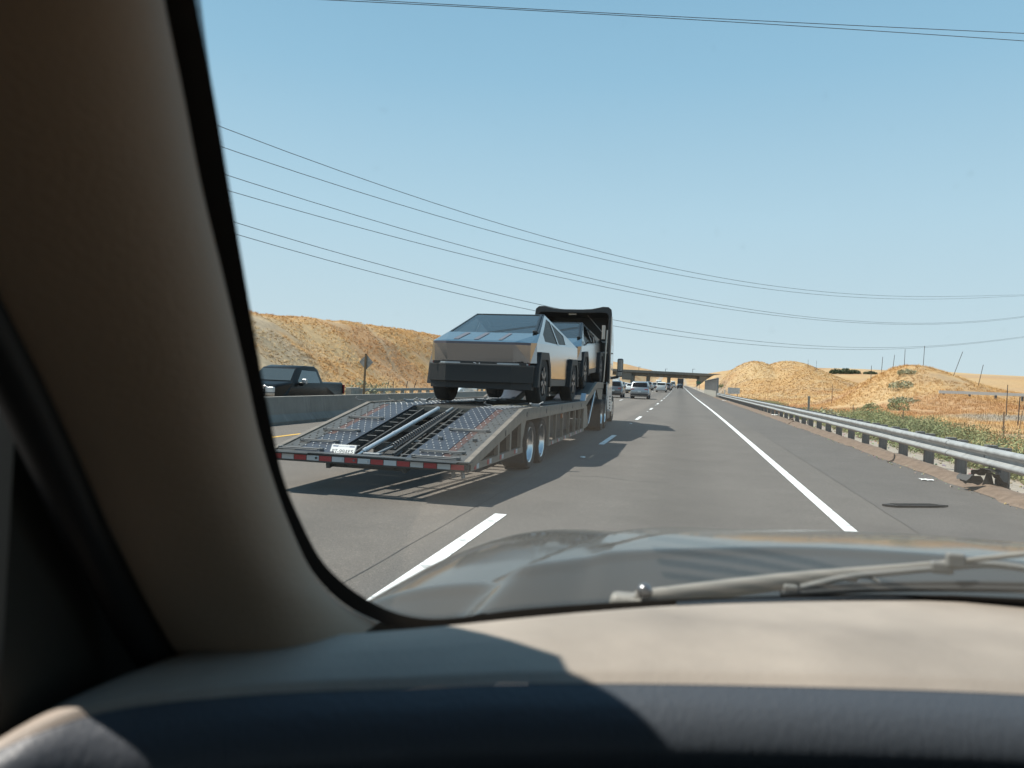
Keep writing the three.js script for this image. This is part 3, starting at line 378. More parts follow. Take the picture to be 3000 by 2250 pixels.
{
  const path = [[8.35, 0.48], [11.26, 1.012], [18.4, 0.995], [20.95, 1.48], [24.5, 1.46]], T = trailer;
  const slab = (x0, x1, a, b, t, lift = 0) => { const q = [[x0, a[1] + lift, -a[0]], [x1, a[1] + lift, -a[0]], [x1, b[1] + lift, -b[0]], [x0, b[1] + lift, -b[0]]]; return slabOf(q, -t); };
  const at = (Z) => { for (let i = 0; i < path.length - 1; i++) if (Z <= path[i + 1][0]) { const t = (Z - path[i][0]) / (path[i + 1][0] - path[i][0]); return lerp(path[i][1], path[i + 1][1], t); } return path[4][1]; };
  const cuts = [8.42, 9.3, 10.25, 11.22, 12.9, 14.7, 16.5, 18.36, 20.9, 22.6, 24.4];
  for (const s of [-1, 1]) {
    const xr = (a, b) => s < 0 ? [-b, -a] : [a, b];
    for (let i = 0; i < cuts.length - 1; i++) { const a = [cuts[i], at(cuts[i])], b = [cuts[i + 1] - 0.008, at(cuts[i + 1] - 0.008)];
      mesh('outer_plate', boxUV(slab(...xr(0.99, 1.215), a, b, 0.012)), deckGrey, T);
      mesh('middle_plate', boxUV(slab(...xr(0.885, 0.985), a, b, 0.012, -0.004)), i < 3 && !(i === 0 && s < 0) ? rustRed : slate, T, i < 3 ? 'rust red worn plate' : undefined);
      mesh('inner_plate', boxUV(slab(...xr(0.48, 0.88), a, b, 0.012)), slate, T);
    }
    for (let i = 0; i < 4; i++) { // outer side beams with a channel section
      const a = path[i], b = i === 3 ? [22.6, 1.47] : path[i + 1], d0 = i === 0 ? 0.09 : 0.17, q = [[-a[0], a[1] + 0.012], [-b[0], b[1] + 0.012], [-b[0], b[1] - 0.16], [-a[0], a[1] - d0]];
      mesh('side_beam', side(shapeOf(q), s > 0 ? 1.225 : -1.3, s > 0 ? 1.3 : -1.225, 0.006), beamTaupe, T);
      mesh('inner_beam', bar([s * 0.49, a[1] - 0.1, -a[0]], [s * 0.49, b[1] - 0.1, -b[0]], 0.05, 0.14), frameDark, T);
    }
    for (const [Z, y0, y1, w] of [[9.78, 0.42, 0.66, 0.09], [10.47, 0.41, 0.78, 0.09], [11.22, 0.4, 0.9, 0.13], [13.62, 0.3, 0.86, 0.09], [14.35, 0.31, 0.85, 0.06], [15.2, 0.31, 0.85, 0.06], [16.05, 0.31, 0.85, 0.06], [16.95, 0.31, 0.85, 0.06], [17.75, 0.31, 0.85, 0.06], [18.42, 0.3, 0.9, 0.13]]) mesh('upright', box(0.055, y1 - y0, w, s * 1.262, (y0 + y1) / 2, -Z), beamTaupe, T);
    mesh('lower_rail', bar([s * 1.265, 0.42, -8.37], [s * 1.265, 0.395, -11.3], 0.06, 0.085), beamTaupe, T);
    mesh('lower_rail', bar([s * 1.265, 0.315, -13.55], [s * 1.265, 0.3, -18.5], 0.06, 0.07), beamTaupe, T);
    mesh('gusset', side(shapeOf([[-11.22, 0.9], [-11.55, 0.88], [-11.28, 0.5], [-11.22, 0.5]]), s > 0 ? 1.24 : -1.285, s > 0 ? 1.285 : -1.24), beamTaupe, T);
    mesh('end_plate', side(shapeOf([[-18.45, 0.94], [-19.05, 0.86], [-19.35, 0.35], [-18.5, 0.3]]), s > 0 ? 1.23 : -1.28, s > 0 ? 1.28 : -1.23), beamTaupe, T);
    mesh('neck_brace', rod([s * 1.27, 0.4, -19.45], [s * 1.27, 1.3, -20.75], 0.025, 8), steelBright, T);
    mesh('neck_plate', side(shapeOf([[-20.95, 1.3], [-22.6, 1.29], [-22.5, 0.98], [-21.6, 1.0]]), s > 0 ? 1.23 : -1.28, s > 0 ? 1.28 : -1.23), beamTaupe, T);
    for (const Z of [8.72, 9.32, 9.98, 10.85, 14.0, 14.7, 15.5, 16.3, 17.1, 17.9]) { const y = Z < 12 ? 0.415 : 0.31; const o = s * 1.297; mesh('reflector', box(0.004, 0.06, 0.1, o, y, -Z), whiteTape, T); mesh('reflector', box(0.004, 0.06, 0.09, o, y, -Z + 0.11), redTape, T); }
    for (const Z of [10.1, 11.5, 13.2, 14.9, 16.4, 17.8]) { const y = at(Z) - 0.075; mesh('lashing_hole', new THREE.CylinderGeometry(0.028, 0.028, 0.006, 14).scale(1, 1, 1).rotateZ(Math.PI / 2).scale(1, 1.6, 1).translate(s * 1.3015, y, -Z), frameBlack, T); }
    for (const Z of [12.17, 13.2]) { wheel(T, 'wheel', s * 1.03, 0.4, -Z, 0.4, 0.44, 0.29, s, chrome, 0.11); }
    mesh('mud_flap', rbox(0.5, 0.36, 0.012, s * 1.02, 0.34, -11.52, 0.004), frameBlack, T);
    mesh('tool_plate', box(0.02, 0.5, 4.7, s * 0.95, 0.6, -16), frameBlack, T);
    // rungs between the runways and the gap
    for (let k = 0; k < 10; k++) { const Z = 8.65 + k * 0.26; mesh('rung', rod([s * 0.48, at(Z) - 0.035, -Z], [s * 0.33, at(Z) - 0.035, -Z], 0.008, 6), galvDark, T); }
    mesh('gap_beam', bar([s * 0.32, 0.38, -8.45], [s * 0.32, 0.92, -11.25], 0.025, 0.1), frameDark, T);
  }
  mesh('orange_lamp', new THREE.CylinderGeometry(0.05, 0.05, 0.03, 14).rotateZ(Math.PI / 2).translate(1.3, 0.78, -14.9), M([0.35, 0.1, 0.03], 0.35), T);
  // folding hinge rods over the ramp plates
  const hinge = (x0, x1, Z, name = 'hinge_rod') => { const y = at(Z); mesh(name, mg([rod([x0, y + 0.022, -Z], [x1, y + 0.022, -Z], 0.012, 7), rod([x0 + 0.03, y + 0.012, -Z + 0.05], [x1 - 0.05, y + 0.012, -Z + 0.05], 0.008, 6), rbox(0.05, 0.035, 0.045, x0 + 0.02, y + 0.02, -Z, 0.008), rbox(0.05, 0.035, 0.045, x1 - 0.02, y + 0.02, -Z, 0.008)]), galvDark, T); };
  hinge(-1.14, -0.6, 8.86); hinge(-1.12, -0.58, 9.45); hinge(-1.1, -0.56, 10.2); hinge(0.56, 1.14, 8.7); hinge(0.58, 1.14, 9.8); hinge(-1.22, -0.62, 8.47); hinge(0.55, 1.15, 8.45);
  for (const [x, Z] of [[0.62, 9.3], [1.08, 9.32]]) mesh('stud', rbox(0.06, 0.04, 0.05, x, at(Z) + 0.02, -Z, 0.01), galvDark, T);
  // raised buttons: shiny on the inner plates, flattened and dusty on the outer
  const dim = new THREE.SphereGeometry(1, 8, 5, 0, 6.3, 0, 1.57).scale(0.014, 0.01, 0.014);
  const spots = [[], []]; for (let Z = 8.56; Z < 18.3; Z += 0.115) for (const s of [-1, 1]) { const odd = Math.round((Z - 8.56) / 0.115) % 2; for (let i = 0; i < 8; i++) { const x = 0.53 + i * 0.096 + odd * 0.048; if (x > 1.19) continue; spots[x > 0.98 ? 1 : 0].push([s * x, at(Z), -Z]); } }
  spots.forEach((l, k) => { const im = new THREE.InstancedMesh(dim, k ? frameDark : button, l.length), m4 = new THREE.Matrix4(); l.forEach((p, i) => im.setMatrixAt(i, m4.makeTranslation(...p))); im.name = 'tread_button'; im.userData = { kind: 'stuff' }; T.add(im); });
  // cross members and centre fittings
  for (const Z of [8.5, 9.35, 10.3, 11.3]) mesh('cross_member', box(0.98, 0.1, 0.06, 0, at(Z) - 0.14, -Z), frameDark, T);
  for (const Z of [11.35, 11.75, 12.2, 12.75, 13.6, 14.6, 15.6, 16.6, 17.6]) mesh('cross_member', box(0.98, 0.07, 0.08, 0, 0.96, -Z), Z < 12.5 ? beamTaupe : frameDark, T);
  for (const Z of [12.17, 13.2]) mesh('axle', rod([-1.0, 0.4, -Z], [1.0, 0.4, -Z], 0.06, 10), frameBlack, T);
  mesh('deck_tray', box(0.7, 0.012, 5.6, 0, 0.9, -15.3), frameBlack, T);
  mesh('spine', bar([-0.1, 0.62, -11.4], [-0.1, 0.62, -18.6], 0.12, 0.2), frameDark, T); mesh('spine', bar([0.12, 0.62, -11.4], [0.12, 0.62, -18.6], 0.12, 0.2), frameDark, T);
  mesh('ramp_tray', faces([[[-0.2, 0.36, -9.1], [0.02, 0.36, -9.1], [0.02, 0.72, -10.9], [-0.2, 0.72, -10.9]]]), frameDark, T);
  mesh('bracket', mg([slabOf([[-0.3, 0.42, -9.0], [-0.12, 0.42, -9.0], [-0.14, 0.42, -9.25], [-0.26, 0.42, -9.25]], 0.02), box(0.32, 0.02, 0.12, -0.05, 0.55, -10.0)]), galvOld, T);
  const ram = mesh('ram', rod([-0.16, 0.51, -8.62], [-0.03, 0.98, -11.1], 0.029, 14), silver, T); for (const t of [0.02, 0.35, 0.6, 0.97]) mesh('collar', rod([lerp(-0.16, -0.03, t), lerp(0.51, 0.98, t), -lerp(8.62, 11.1, t)], [lerp(-0.16, -0.03, t + 0.02), lerp(0.51, 0.98, t + 0.02), -lerp(8.62, 11.1, t + 0.02)], 0.034, 14), silver, ram);
  mesh('ram_end', rod([-0.175, 0.455, -8.4], [-0.155, 0.515, -8.64], 0.016, 10), steelBright, T);
  mesh('air_line', rod([-0.1, 0.43, -8.7], [0.03, 0.89, -11.05], 0.009, 8), galvDark, T);
  const hel = []; for (let k = 0; k <= 520; k++) { const t = k / 520, a = t * 26 * 6.283, Z = lerp(8.95, 10.85, t); hel.push(V(lerp(0.1, 0.17, t) + Math.cos(a) * 0.036, at(Z) - 0.035 + Math.sin(a) * 0.036, -Z)); }
  mesh('coiled_hose', new THREE.TubeGeometry(new THREE.CatmullRomCurve3(hel), 780, 0.0115, 5), M([0.05, 0.05, 0.052], 0.35), T);
  mesh('hose_end', mg([rod([0.17, 0.93, -10.85], [0.19, 0.99, -11.12], 0.022, 8), rod([0.06, 0.5, -8.5], [0.1, 0.56, -8.95], 0.016, 8), rbox(0.22, 0.03, 0.08, 0.02, 0.5, -8.5, 0.01)]), galvOld, T);
  mesh('guide_channel', bar([0.25, 0.5, -8.6], [0.25, 0.98, -11.2], 0.03, 0.03), frameDark, T);
  // rear sill with striped tape
  mesh('rear_sill', rbox(2.6, 0.1, 0.1, 0, 0.425, -8.36, 0.01), frameDark, T); mesh('sill_lip', mg([box(2.62, 0.014, 0.16, 0, 0.487, -8.37), box(0.62, 0.012, 0.1, 0.86, 0.485, -8.27), box(0.5, 0.012, 0.1, -0.96, 0.485, -8.27)]), deckGrey, T);
  for (let k = 0; k < 15; k++) mesh('reflector', box(0.158, 0.06, 0.004, -1.17 + k * 0.167, 0.43, -8.3065), k % 2 ? whiteTape : redTape, T);
  for (const [x, m] of [[-0.62, frameBlack], [-0.125, galvDark], [-0.29, whiteTape], [0.04, whiteTape]]) mesh('marker_lamp', new THREE.CylinderGeometry(0.014, 0.014, 0.02, 10).rotateX(Math.PI / 2).translate(x, 0.432, -8.3), m, T);
  mesh('step', mg([box(0.02, 0.13, 0.1, 1.1, 0.31, -8.75, 0, 0, 0.2), box(0.02, 0.13, 0.1, 0.98, 0.31, -8.75, 0, 0, 0.2)]), galvOld, T);
  const plate = new THREE.Group(); plate.name = 'number_plate'; plate.position.set(-0.37, 0.515, -8.5); plate.rotation.x = -0.62; T.add(plate);
  mesh('plate_frame', rbox(0.34, 0.18, 0.012, 0, 0, 0, 0.006), galvOld, plate);
  mesh('plate_face', new THREE.PlaneGeometry(0.316, 0.158).translate(0, 0, 0.0085), M([1, 1, 1], 0.5, 0, { map: canvasTex(512, 256, (x) => { x.fillStyle = '#d2d1cd'; x.fillRect(0, 0, 512, 256); x.fillStyle = '#39506f'; x.fillRect(20, 14, 120, 34); x.fillRect(380, 14, 112, 34); x.font = 'bold 34px sans-serif'; x.textAlign = 'center'; x.fillText('PENNSYLVANIA', 256, 44); x.fillStyle = '#26303c'; x.font = 'bold 120px sans-serif'; x.fillText('PT-994E5', 256, 190, 470); }) }), plate);
}
// ratchet straps left on the deck
const strapTan = M([0.33, 0.27, 0.14], 0.9), strapDark = M([0.05, 0.05, 0.045], 0.85);
function strapPile(label, x, y, Z, turn, m) { const t = thing('ratchet_strap', label, 'strap', 'loose straps on the hauler deck', [x, y, -Z], turn); mesh('webbing', grid(24, 2, (u, v) => [lerp(-0.5, 0.3, u), 0.014 + 0.035 * fbm(u * 6 + x, 3, 2) * Math.sin(u * 3.1), (v - 0.5) * 0.05 + 0.08 * Math.sin(u * 5)]), m, t); mesh('ratchet', mg([rbox(0.14, 0.05, 0.07, 0.24, 0.04, 0.03, 0.01), rod([0.16, 0.06, -0.02], [0.16, 0.06, 0.09], 0.018, 8), rbox(0.1, 0.015, 0.06, 0.33, 0.075, 0.03, 0.005, 0, 0, 0.5)]), galvOld, t); mesh('hook', tube([[-0.5, 0.02, 0], [-0.58, 0.025, 0.02], [-0.63, 0.05, 0.01], [-0.6, 0.07, 0]], 0.009, 10, 5), galvDark, t); return t; }
strapPile('tan strap with ratchet by the right front wheel of the first steel pickup', -2.62, 1.022, 12.05, 0.5, strapTan); strapPile('dark strap lying on the deck edge near the crest', -4.62, 1.022, 11.5, 0.35, strapDark); strapPile('tan strap between the wheels under the first steel pickup', -3.95, 1.022, 13.4, 0.2, strapTan); strapPile('dark strap bundle behind the left front wheel', -4.45, 1.022, 12.0, -0.4, strapDark);
tagged('wheel_chock', [slabOf([[-2.5, 1.02, -18.25], [-2.5, 1.02, -18.5], [-2.5, 1.2, -18.5]], 0.12), box(0.34, 0.03, 0.2, -2.9, 1.03, -18.1)], silver, 'small bright wheel chock between the two steel pickups', 'chock');
// ------------------------------------------------------------------ angular stainless steel pickups on the trailer
const steel = M([0.33, 0.333, 0.345], 0.16, 1, { roughnessMap: tex(128, (u, v) => { const n = fbm(u * 3, v * 40, 3); return [0, 0.75 + 0.4 * n, 0]; }, { srgb: false }), side: THREE.DoubleSide });
const clad = M([0.014, 0.015, 0.016], 0.6), glassTint = M([0.34, 0.39, 0.41], 0, 0, { transmission: 0.93, thickness: 0, ior: 1.6 }), glassDark = M([0.16, 0.18, 0.19], 0, 0, { transmission: 1, thickness: 0, ior: 1.5, specularIntensity: 0.3 }), trimBlack = M([0.012, 0.012, 0.013], 0.35), cabinDark = M([0.03, 0.03, 0.032], 0.8), lampClear = M([0.35, 0.38, 0.4], 0.15, 0.2), tailRed = M([0.25, 0.02, 0.02], 0.25), tapeM = M([0.1, 0.105, 0.13], 0.6), roofGlass = M([0.02, 0.022, 0.024], 0.06, 0, { clearcoat: 1 });
function angularPickup(label, pos, extra) {
  const t = thing('angular_pickup', label, 'pickup', 'steel pickups on the hauler', pos, Math.PI), z = (s) => s - 2.84;
  const P = (x, y, s) => [x, y, z(s)], mir = (l) => l.map((q) => q.slice().reverse().map(([a, b, c]) => [-a, b, c]));
  const both = (l) => faces([...l, ...mir(l)]);
  const N0 = P(0.62, 1.11, 0.0), N1 = P(0.9, 1.115, 0.14), F0 = P(0.61, 0.755, 0.05), F1 = P(0.895, 0.755, 0.18), K = P(0.983, 1.123, 0.3), W = P(0.898, 1.34, 0.98), R = P(0.715, 1.81, 2.3), Tt = P(0.955, 1.285, 5.6);
  const L = ([x, y, s]) => [-x, y, s];
  mesh('front_panel', faces([[L(F0), F0, N0, L(N0)]]), steel, t);
  mesh('corner_panel', faces([[F0, F1, N1, N0]]), steel, t); mesh('corner_panel', faces(mir([[F0, F1, N1, N0]])), steel, t);
  mesh('light_bar', both([[P(0, 1.07, -0.008), P(0.625, 1.07, -0.008), P(0.628, 1.112, -0.008), P(0, 1.112, -0.008)], [P(0.625, 1.07, -0.008), P(0.905, 1.072, 0.138), P(0.905, 1.114, 0.134), P(0.628, 1.112, -0.008)]]), M([0.1, 0.09, 0.11], 0.35), t);
  mesh('hood', faces([[L(N0), N0, P(0.66, 1.15, 0.14), P(-0.66, 1.15, 0.14)], [P(-0.66, 1.15, 0.14), P(0.66, 1.15, 0.14), W, L(W)], ...[[N0, N1, P(0.66, 1.15, 0.14)], [P(0.66, 1.15, 0.14), N1, W], [N1, K, W], [N1, F1, P(0.994, 0.76, 0.3), K]].flatMap((q) => [q, ...mir([q])])]), steel, t);
  mesh('windscreen', faces([[L(W), W, R, L(R)]]), glassTint, t);
  mesh('windscreen_edge', both([[P(0, 1.805, 2.25), P(0.72, 1.808, 2.26), P(0.72, 1.818, 2.31), P(0, 1.816, 2.31)], [P(0.845, 1.345, 0.97), P(0.88, 1.345, 0.97), P(0.722, 1.816, 2.3), P(0.69, 1.816, 2.3)]]), trimBlack, t);
  // upper flank with window openings
  const crease = (s) => lerp(1.118, 1.285, clamp((s - 0.14) / 5.46, 0, 1)), roofY = (s) => s < 0.98 ? lerp(1.125, 1.34, (s - 0.3) / 0.68) : s < 2.3 ? lerp(1.34, 1.81, (s - 0.98) / 1.32) : lerp(1.81, 1.285, (s - 2.3) / 3.3);
  const flankX = (s, y) => 0.985 + 0.0071 * (s - 0.14) - 0.4124 * (y - 1.118), creaseX = (s) => flankX(s, crease(s));
  const w1 = [[1.2, 1.2], [1.26, 1.34], [2.3, 1.72], [2.64, 1.69], [2.66, 1.22]], w2 = [[2.74, 1.225], [2.72, 1.67], [3.9, 1.48], [3.75, 1.27]];
  const outline = [[0.3, 1.123], [5.6, 1.285], [2.3, 1.81], [0.98, 1.34]];
  const onFlank = (shape, o, k) => { const g = new THREE.ShapeGeometry(shape).toNonIndexed(); const p = g.attributes.position; for (let i = 0; i < p.count; i++) { const s = p.getX(i), y = p.getY(i); p.setXYZ(i, k * (flankX(s, y) + o), y, z(s)); } g.computeVertexNormals(); return g; };
  for (const k of [1, -1]) {
    mesh('upper_flank', onFlank(holed(outline, [w1, w2]), 0, k), steel, t);
    mesh('side_window', onFlank(shapeOf(w1), -0.006, k), glassDark, t); mesh('side_window', onFlank(shapeOf(w2), -0.006, k), glassDark, t);
    mesh('window_trim', onFlank(shapeOf([[2.63, 1.2], [2.62, 1.68], [2.72, 1.66], [2.75, 1.2]]), 0.006, k), steel, t);
    mesh('inner_trim', onFlank(holed(outline, [w1, w2]), -0.035, k), cabinDark, t);
    // lower flank with wheel cut outs
    const lower = [[0.3, 1.123], [5.6, 1.285], [5.66, 0.78], [5.36, 0.72], [5.22, 0.92], [4.42, 0.95], [3.98, 0.6], [3.9, 0.5], [1.62, 0.5], [1.5, 0.62], [1.28, 0.93], [0.5, 0.9], [0.3, 0.76]];
    const lowX = (s, y) => creaseX(s) + 0.02 * (crease(s) - y);
    const g = new THREE.ShapeGeometry(shapeOf(lower)).toNonIndexed(), p = g.attributes.position; for (let i = 0; i < p.count; i++) p.setXYZ(i, k * lowX(p.getX(i), p.getY(i)), p.getY(i), z(p.getX(i))); g.computeVertexNormals();
    mesh('lower_flank', g, steel, t);
    mesh('door_gap', onFlank(shapeOf([[3.86, 1.25], [3.87, 1.25], [3.87, 1.3], [3.86, 1.3]]), 0.003, k), trimBlack, t);
    for (const sc of [0.88, 4.7]) { // faceted arch cladding and wheel
      const o = [[-0.66, 0.34], [-0.56, 0.72], [-0.4, 0.96], [0.36, 0.98], [0.58, 0.74], [0.7, 0.34]], n = [[-0.52, 0.34], [-0.46, 0.66], [-0.33, 0.84], [0.3, 0.86], [0.47, 0.68], [0.56, 0.34]], pl = [...o, ...n.slice().reverse()].map(([a, b]) => [a + z(sc), b]);
      mesh('wheel_arch', side(shapeOf(pl), k > 0 ? 0.86 : -1.045, k > 0 ? 1.045 : -0.86, 0.012), clad, t);
      mesh('wheel_well', mg([box(0.04, 0.6, 1.1, k * 0.62, 0.68, z(sc)), box(0.34, 0.03, 1.1, k * 0.8, 0.97, z(sc))]), trimBlack, t);
      const wh = wheel(t, 'wheel', k * 0.885, 0.445, z(sc), 0.445, 0.28, 0.27, k, M([0.035, 0.036, 0.04], 0.45, 0.3), 0.02);
      const sp = []; for (let q = 0; q < 7; q++) { const a = q * 0.8976; sp.push(box(0.02, 0.2, 0.07, k * 0.128, 0, 0).translate(0, 0.16, 0).rotateX(a)); } mesh('wheel_cover', sp, M([0.16, 0.165, 0.175], 0.4, 0.5), wh);
    }
    mesh('rocker', side(shapeOf([[z(1.5), 0.5], [z(4.0), 0.5], [z(3.9), 0.36], [z(1.6), 0.36]]), k > 0 ? 0.8 : -0.95, k > 0 ? 0.95 : -0.8, 0.01), M([0.1, 0.095, 0.09], 0.55, 0.2), t);
    mesh('headlamp', faces([[P(k * 0.34, 0.7, -0.035), P(k * 0.62, 0.7, -0.035), P(k * 0.62, 0.74, -0.035), P(k * 0.34, 0.74, -0.035)], [P(k * 0.62, 0.7, -0.035), P(k * 0.88, 0.7, 0.095), P(k * 0.88, 0.74, 0.095), P(k * 0.62, 0.74, -0.035)]]), lampClear, t);
    mesh('side_marker', box(0.012, 0.05, 0.05, k * 0.893, 0.72, z(0.12)), tailRed, t);
    mesh('seat', mg([rbox(0.5, 0.62, 0.14, k * 0.38, 1.02, z(2.72), 0.05, -0.25), rbox(0.5, 0.14, 0.5, k * 0.38, 0.72, z(2.4), 0.05), rbox(0.24, 0.18, 0.09, k * 0.38, 1.42, z(2.84), 0.03)]), cabinDark, t);
  }
  const bump = (y0, y1, d, w) => { const q = [[-w, 0.34], [-w, 0.14], [-0.6, d], [0.6, d], [w, 0.14], [w, 0.34]]; const g = extr(shapeOf(q.map(([a, b]) => [a, -b])), y1 - y0, 0.01); g.rotateX(-Math.PI / 2); return g.translate(0, y0, -2.84); };
  mesh('front_bumper', bump(0.4, 0.69, -0.055, 0.955), clad, t); mesh('bumper_skirt', bump(0.28, 0.4, 0.02, 0.93), clad, t);
  mesh('bumper_ledge', bump(0.69, 0.705, -0.06, 0.96), M([0.06, 0.06, 0.06], 0.4), t);
  mesh('grille_gap', box(1.72, 0.05, 0.02, 0, 0.728, z(0.03)), trimBlack, t);
  mesh('tow_eye', mg([rod([-0.02, 0.7, z(-0.05)], [-0.02, 0.735, z(-0.05)], 0.01, 6), rod([0.04, 0.72, z(-0.05)], [0.09, 0.735, z(-0.05)], 0.006, 6)]), silver, t);
  mesh('roof', faces([[L(R), R, P(0.765, 1.62, 3.5), P(-0.765, 1.62, 3.5)]]), roofGlass, t);
  mesh('bed_cover', faces([[P(-0.765, 1.62, 3.5), P(0.765, 1.62, 3.5), Tt, L(Tt)]]), trimBlack, t);
  mesh('tailgate', faces([[Tt, L(Tt), P(-0.9, 0.78, 5.66), P(0.9, 0.78, 5.66)]]), steel, t); mesh('tail_light', box(1.7, 0.03, 0.02, 0, 1.255, z(5.63)), tailRed, t);
  mesh('rear_bumper', rbox(1.86, 0.34, 0.3, 0, 0.6, z(5.55), 0.02), clad, t);
  mesh('underbody', box(1.25, 0.16, 5.0, 0, 0.42, z(2.8)), trimBlack, t);
  mesh('cabin_floor', box(1.7, 0.06, 3.0, 0, 0.62, z(2.3)), cabinDark, t); mesh('dashboard', rbox(1.6, 0.3, 0.7, 0, 1.12, z(1.35), 0.06), cabinDark, t); mesh('cabin_back', box(1.5, 0.7, 0.05, 0, 1.1, z(3.6)), cabinDark, t);
  mesh('wiper', mg([bar(P(-0.8, 1.37, 1.02), P(-0.665, 1.8, 2.2), 0.04, 0.025), rbox(0.09, 0.05, 0.09, -0.8, 1.37, z(1.0), 0.015)]), trimBlack, t);
  for (const [x, dx] of [[-0.5, 0.1], [-0.12, 0.09], [0.33, 0.07]]) mesh('tape_strip', faces([[P(-x - dx / 2, 1.16, 0.155), P(-x + dx / 2, 1.16, 0.155), P(-x + dx / 2 - 0.02, 1.33, 0.9), P(-x - dx / 2 - 0.02, 1.33, 0.9)]]), tapeM, t);
  return t;
}
const truckA = angularPickup('brushed steel angular pickup, fully visible, nose towards the ramp', [-3.6, 1.018, -15.72]);
const truckB = copyOf(truckA, 'brushed steel angular pickup half hidden inside the black cab fairing', [-3.66, 1.395, -22.05], Math.PI);
truckB.rotation.set(-0.043, Math.PI, 0, 'YXZ');
mesh('door_mirror', mg([rbox(0.05, 0.16, 0.2, -1.08, 1.32, -0.95, 0.02), box(0.16, 0.03, 0.05, -1.0, 1.25, -0.95)]), trimBlack, truckB);
// ------------------------------------------------------------------ tractor unit
{
  const t = thing('tractor_unit', 'white semi tractor with tall black cab fairing pulling the car hauler', 'truck', null, [TX - 0.02, 0, 0]);
  const white = M([0.62, 0.62, 0.6], 0.3, 0, { clearcoat: 0.6 }), shellBlack = M([0.022, 0.023, 0.025], 0.5), alu = M([0.42, 0.38, 0.34], 0.35, 0.7);
  const half = [[1.27, 1.5], [1.27, 3.72], [1.25, 3.88], [1.16, 3.955], [0.98, 3.965], [0.84, 3.93], [0.62, 3.885], [0.3, 3.865]], inn = [[1.21, 1.5], [1.2, 3.68], [1.13, 3.78], [0.95, 3.8], [0.3, 3.78]];
  const out = [...half, ...half.slice().reverse().map(([x, y]) => [-x, y])], hole = [...inn, ...inn.slice().reverse().map(([x, y]) => [-x, y])];
  const ring = [...out, ...hole.slice().reverse()];
  mesh('cab_fairing', bend(extr(shapeOf(ring), 2.0, 0.02).translate(0, 0, -26.7), (x, y, z) => [x * lerp(1, 0.83, sm(-24.9, -26.7, z)), y, z]), shellBlack, t);
  mesh('cab_back', box(2.06, 2.75, 0.08, 0, 2.45, -26.66), shellBlack, t);
  const cabP = [[-26.75, 0.95], [-26.75, 3.8], [-27.3, 3.85], [-27.7, 3.6], [-28.2, 2.9], [-28.6, 2.0], [-29.6, 1.75], [-29.9, 1.4], [-29.95, 0.55], [-29.6, 0.5], [-29.4, 1.0], [-28.7, 1.0], [-28.4, 0.45], [-26.75, 0.45]];
  mesh('cab', bend(side(shapeOf(cabP), -1.05, 1.05, 0.05), (x, y, z) => [x * lerp(1, 0.78, sm(-28.2, -29.9, z)), y, z]), white, t);
  for (const s of [-1, 1]) {
    mesh('side_window', side(shapeOf([[-27.0, 2.2], [-27.0, 2.9], [-27.8, 2.85], [-28.2, 2.2]]), s > 0 ? 1.046 : -1.055, s > 0 ? 1.055 : -1.046), roofGlass, t);
    mesh('side_skirt', bend(extr(shapeOf([[-24.3, 0.5], [-24.2, 1.15], [-24.45, 1.5], [-26.7, 1.5], [-26.7, 0.5]]), 0.05, 0.015).applyMatrix4(new THREE.Matrix4().makeBasis(V(0, 0, 1), V(0, 1, 0), V(-1, 0, 0))), (x, y, z) => [s * (1.22 + (x < 0 ? 0.02 : 0) + 0.035 * Math.sin((y - 0.5) * 3.1) - 0.17 * sm(-24.9, -26.7, z)), y, z]), white, t);
    mesh('edge_trim', rod([s * 1.285, 1.45, -24.68], [s * 1.285, 3.66, -24.7], 0.022, 8), alu, t); mesh('grab_pole', rod([s * 1.12, 1.5, -24.4], [s * 1.17, 3.2, -24.5], 0.03, 8), alu, t); mesh('grab_pole', rod([s * 1.06, 2.9, -24.45], [s * 1.06, 3.35, -24.45], 0.06, 8), alu, t);
    for (const Z of [23.3, 24.35]) wheel(t, 'wheel', s * 0.98, 0.5, -Z, 0.5, 0.52, 0.3, s, chrome, 0.13);
    wheel(t, 'wheel', s * 0.86, 0.5, -29.1, 0.5, 0.3, 0.29, s, chrome, -0.02);
    mesh('fender', tube([[s * 0.98, 0.55, -22.7], [s * 0.98, 1.0, -23.1], [s * 0.98, 1.12, -23.8], [s * 0.98, 1.0, -24.6]], 0.05, 20, 6).scale(1, 1, 1), shellBlack, t);
    mesh('frame_rail', box(0.09, 0.28, 7, s * 0.42, 0.85, -25.6), shellBlack, t);
    const mr = new THREE.Group(); mr.name = 'mirror'; t.add(mr);
    mesh('mirror_housing', rbox(0.22, 0.68, 0.14, s * 1.35, 2.06, -27.9, 0.06), shellBlack, mr); mesh('mirror_glass', mg([rbox(0.17, 0.42, 0.01, s * 1.35, 2.15, -27.825, 0.004), rbox(0.17, 0.15, 0.01, s * 1.35, 1.83, -27.825, 0.004)]), chrome, mr); mesh('mirror_arm', mg([rod([s * 1.0, 1.66, -27.9], [s * 1.3, 1.72, -27.9], 0.05, 8)]), shellBlack, mr);
    for (let k = 0; k < 5; k++) mesh('step_light', rbox(0.03, 0.05, 0.05, s * 1.24, 0.62 + k * 0.1, -25.6, 0.01), shellBlack, t);
    mesh('mud_flap', rbox(0.55, 0.5, 0.015, s * 0.98, 0.4, -22.6, 0.004), shellBlack, t);
  }
  mesh('tank_step', rbox(2.5, 0.32, 1.0, 0, 0.42, -25.2, 0.06), shellBlack, t);
  mesh('work_lamp', rbox(0.26, 0.05, 0.06, -0.05, 3.74, -24.9, 0.01), M([0.6, 0.58, 0.52], 0.4), t);
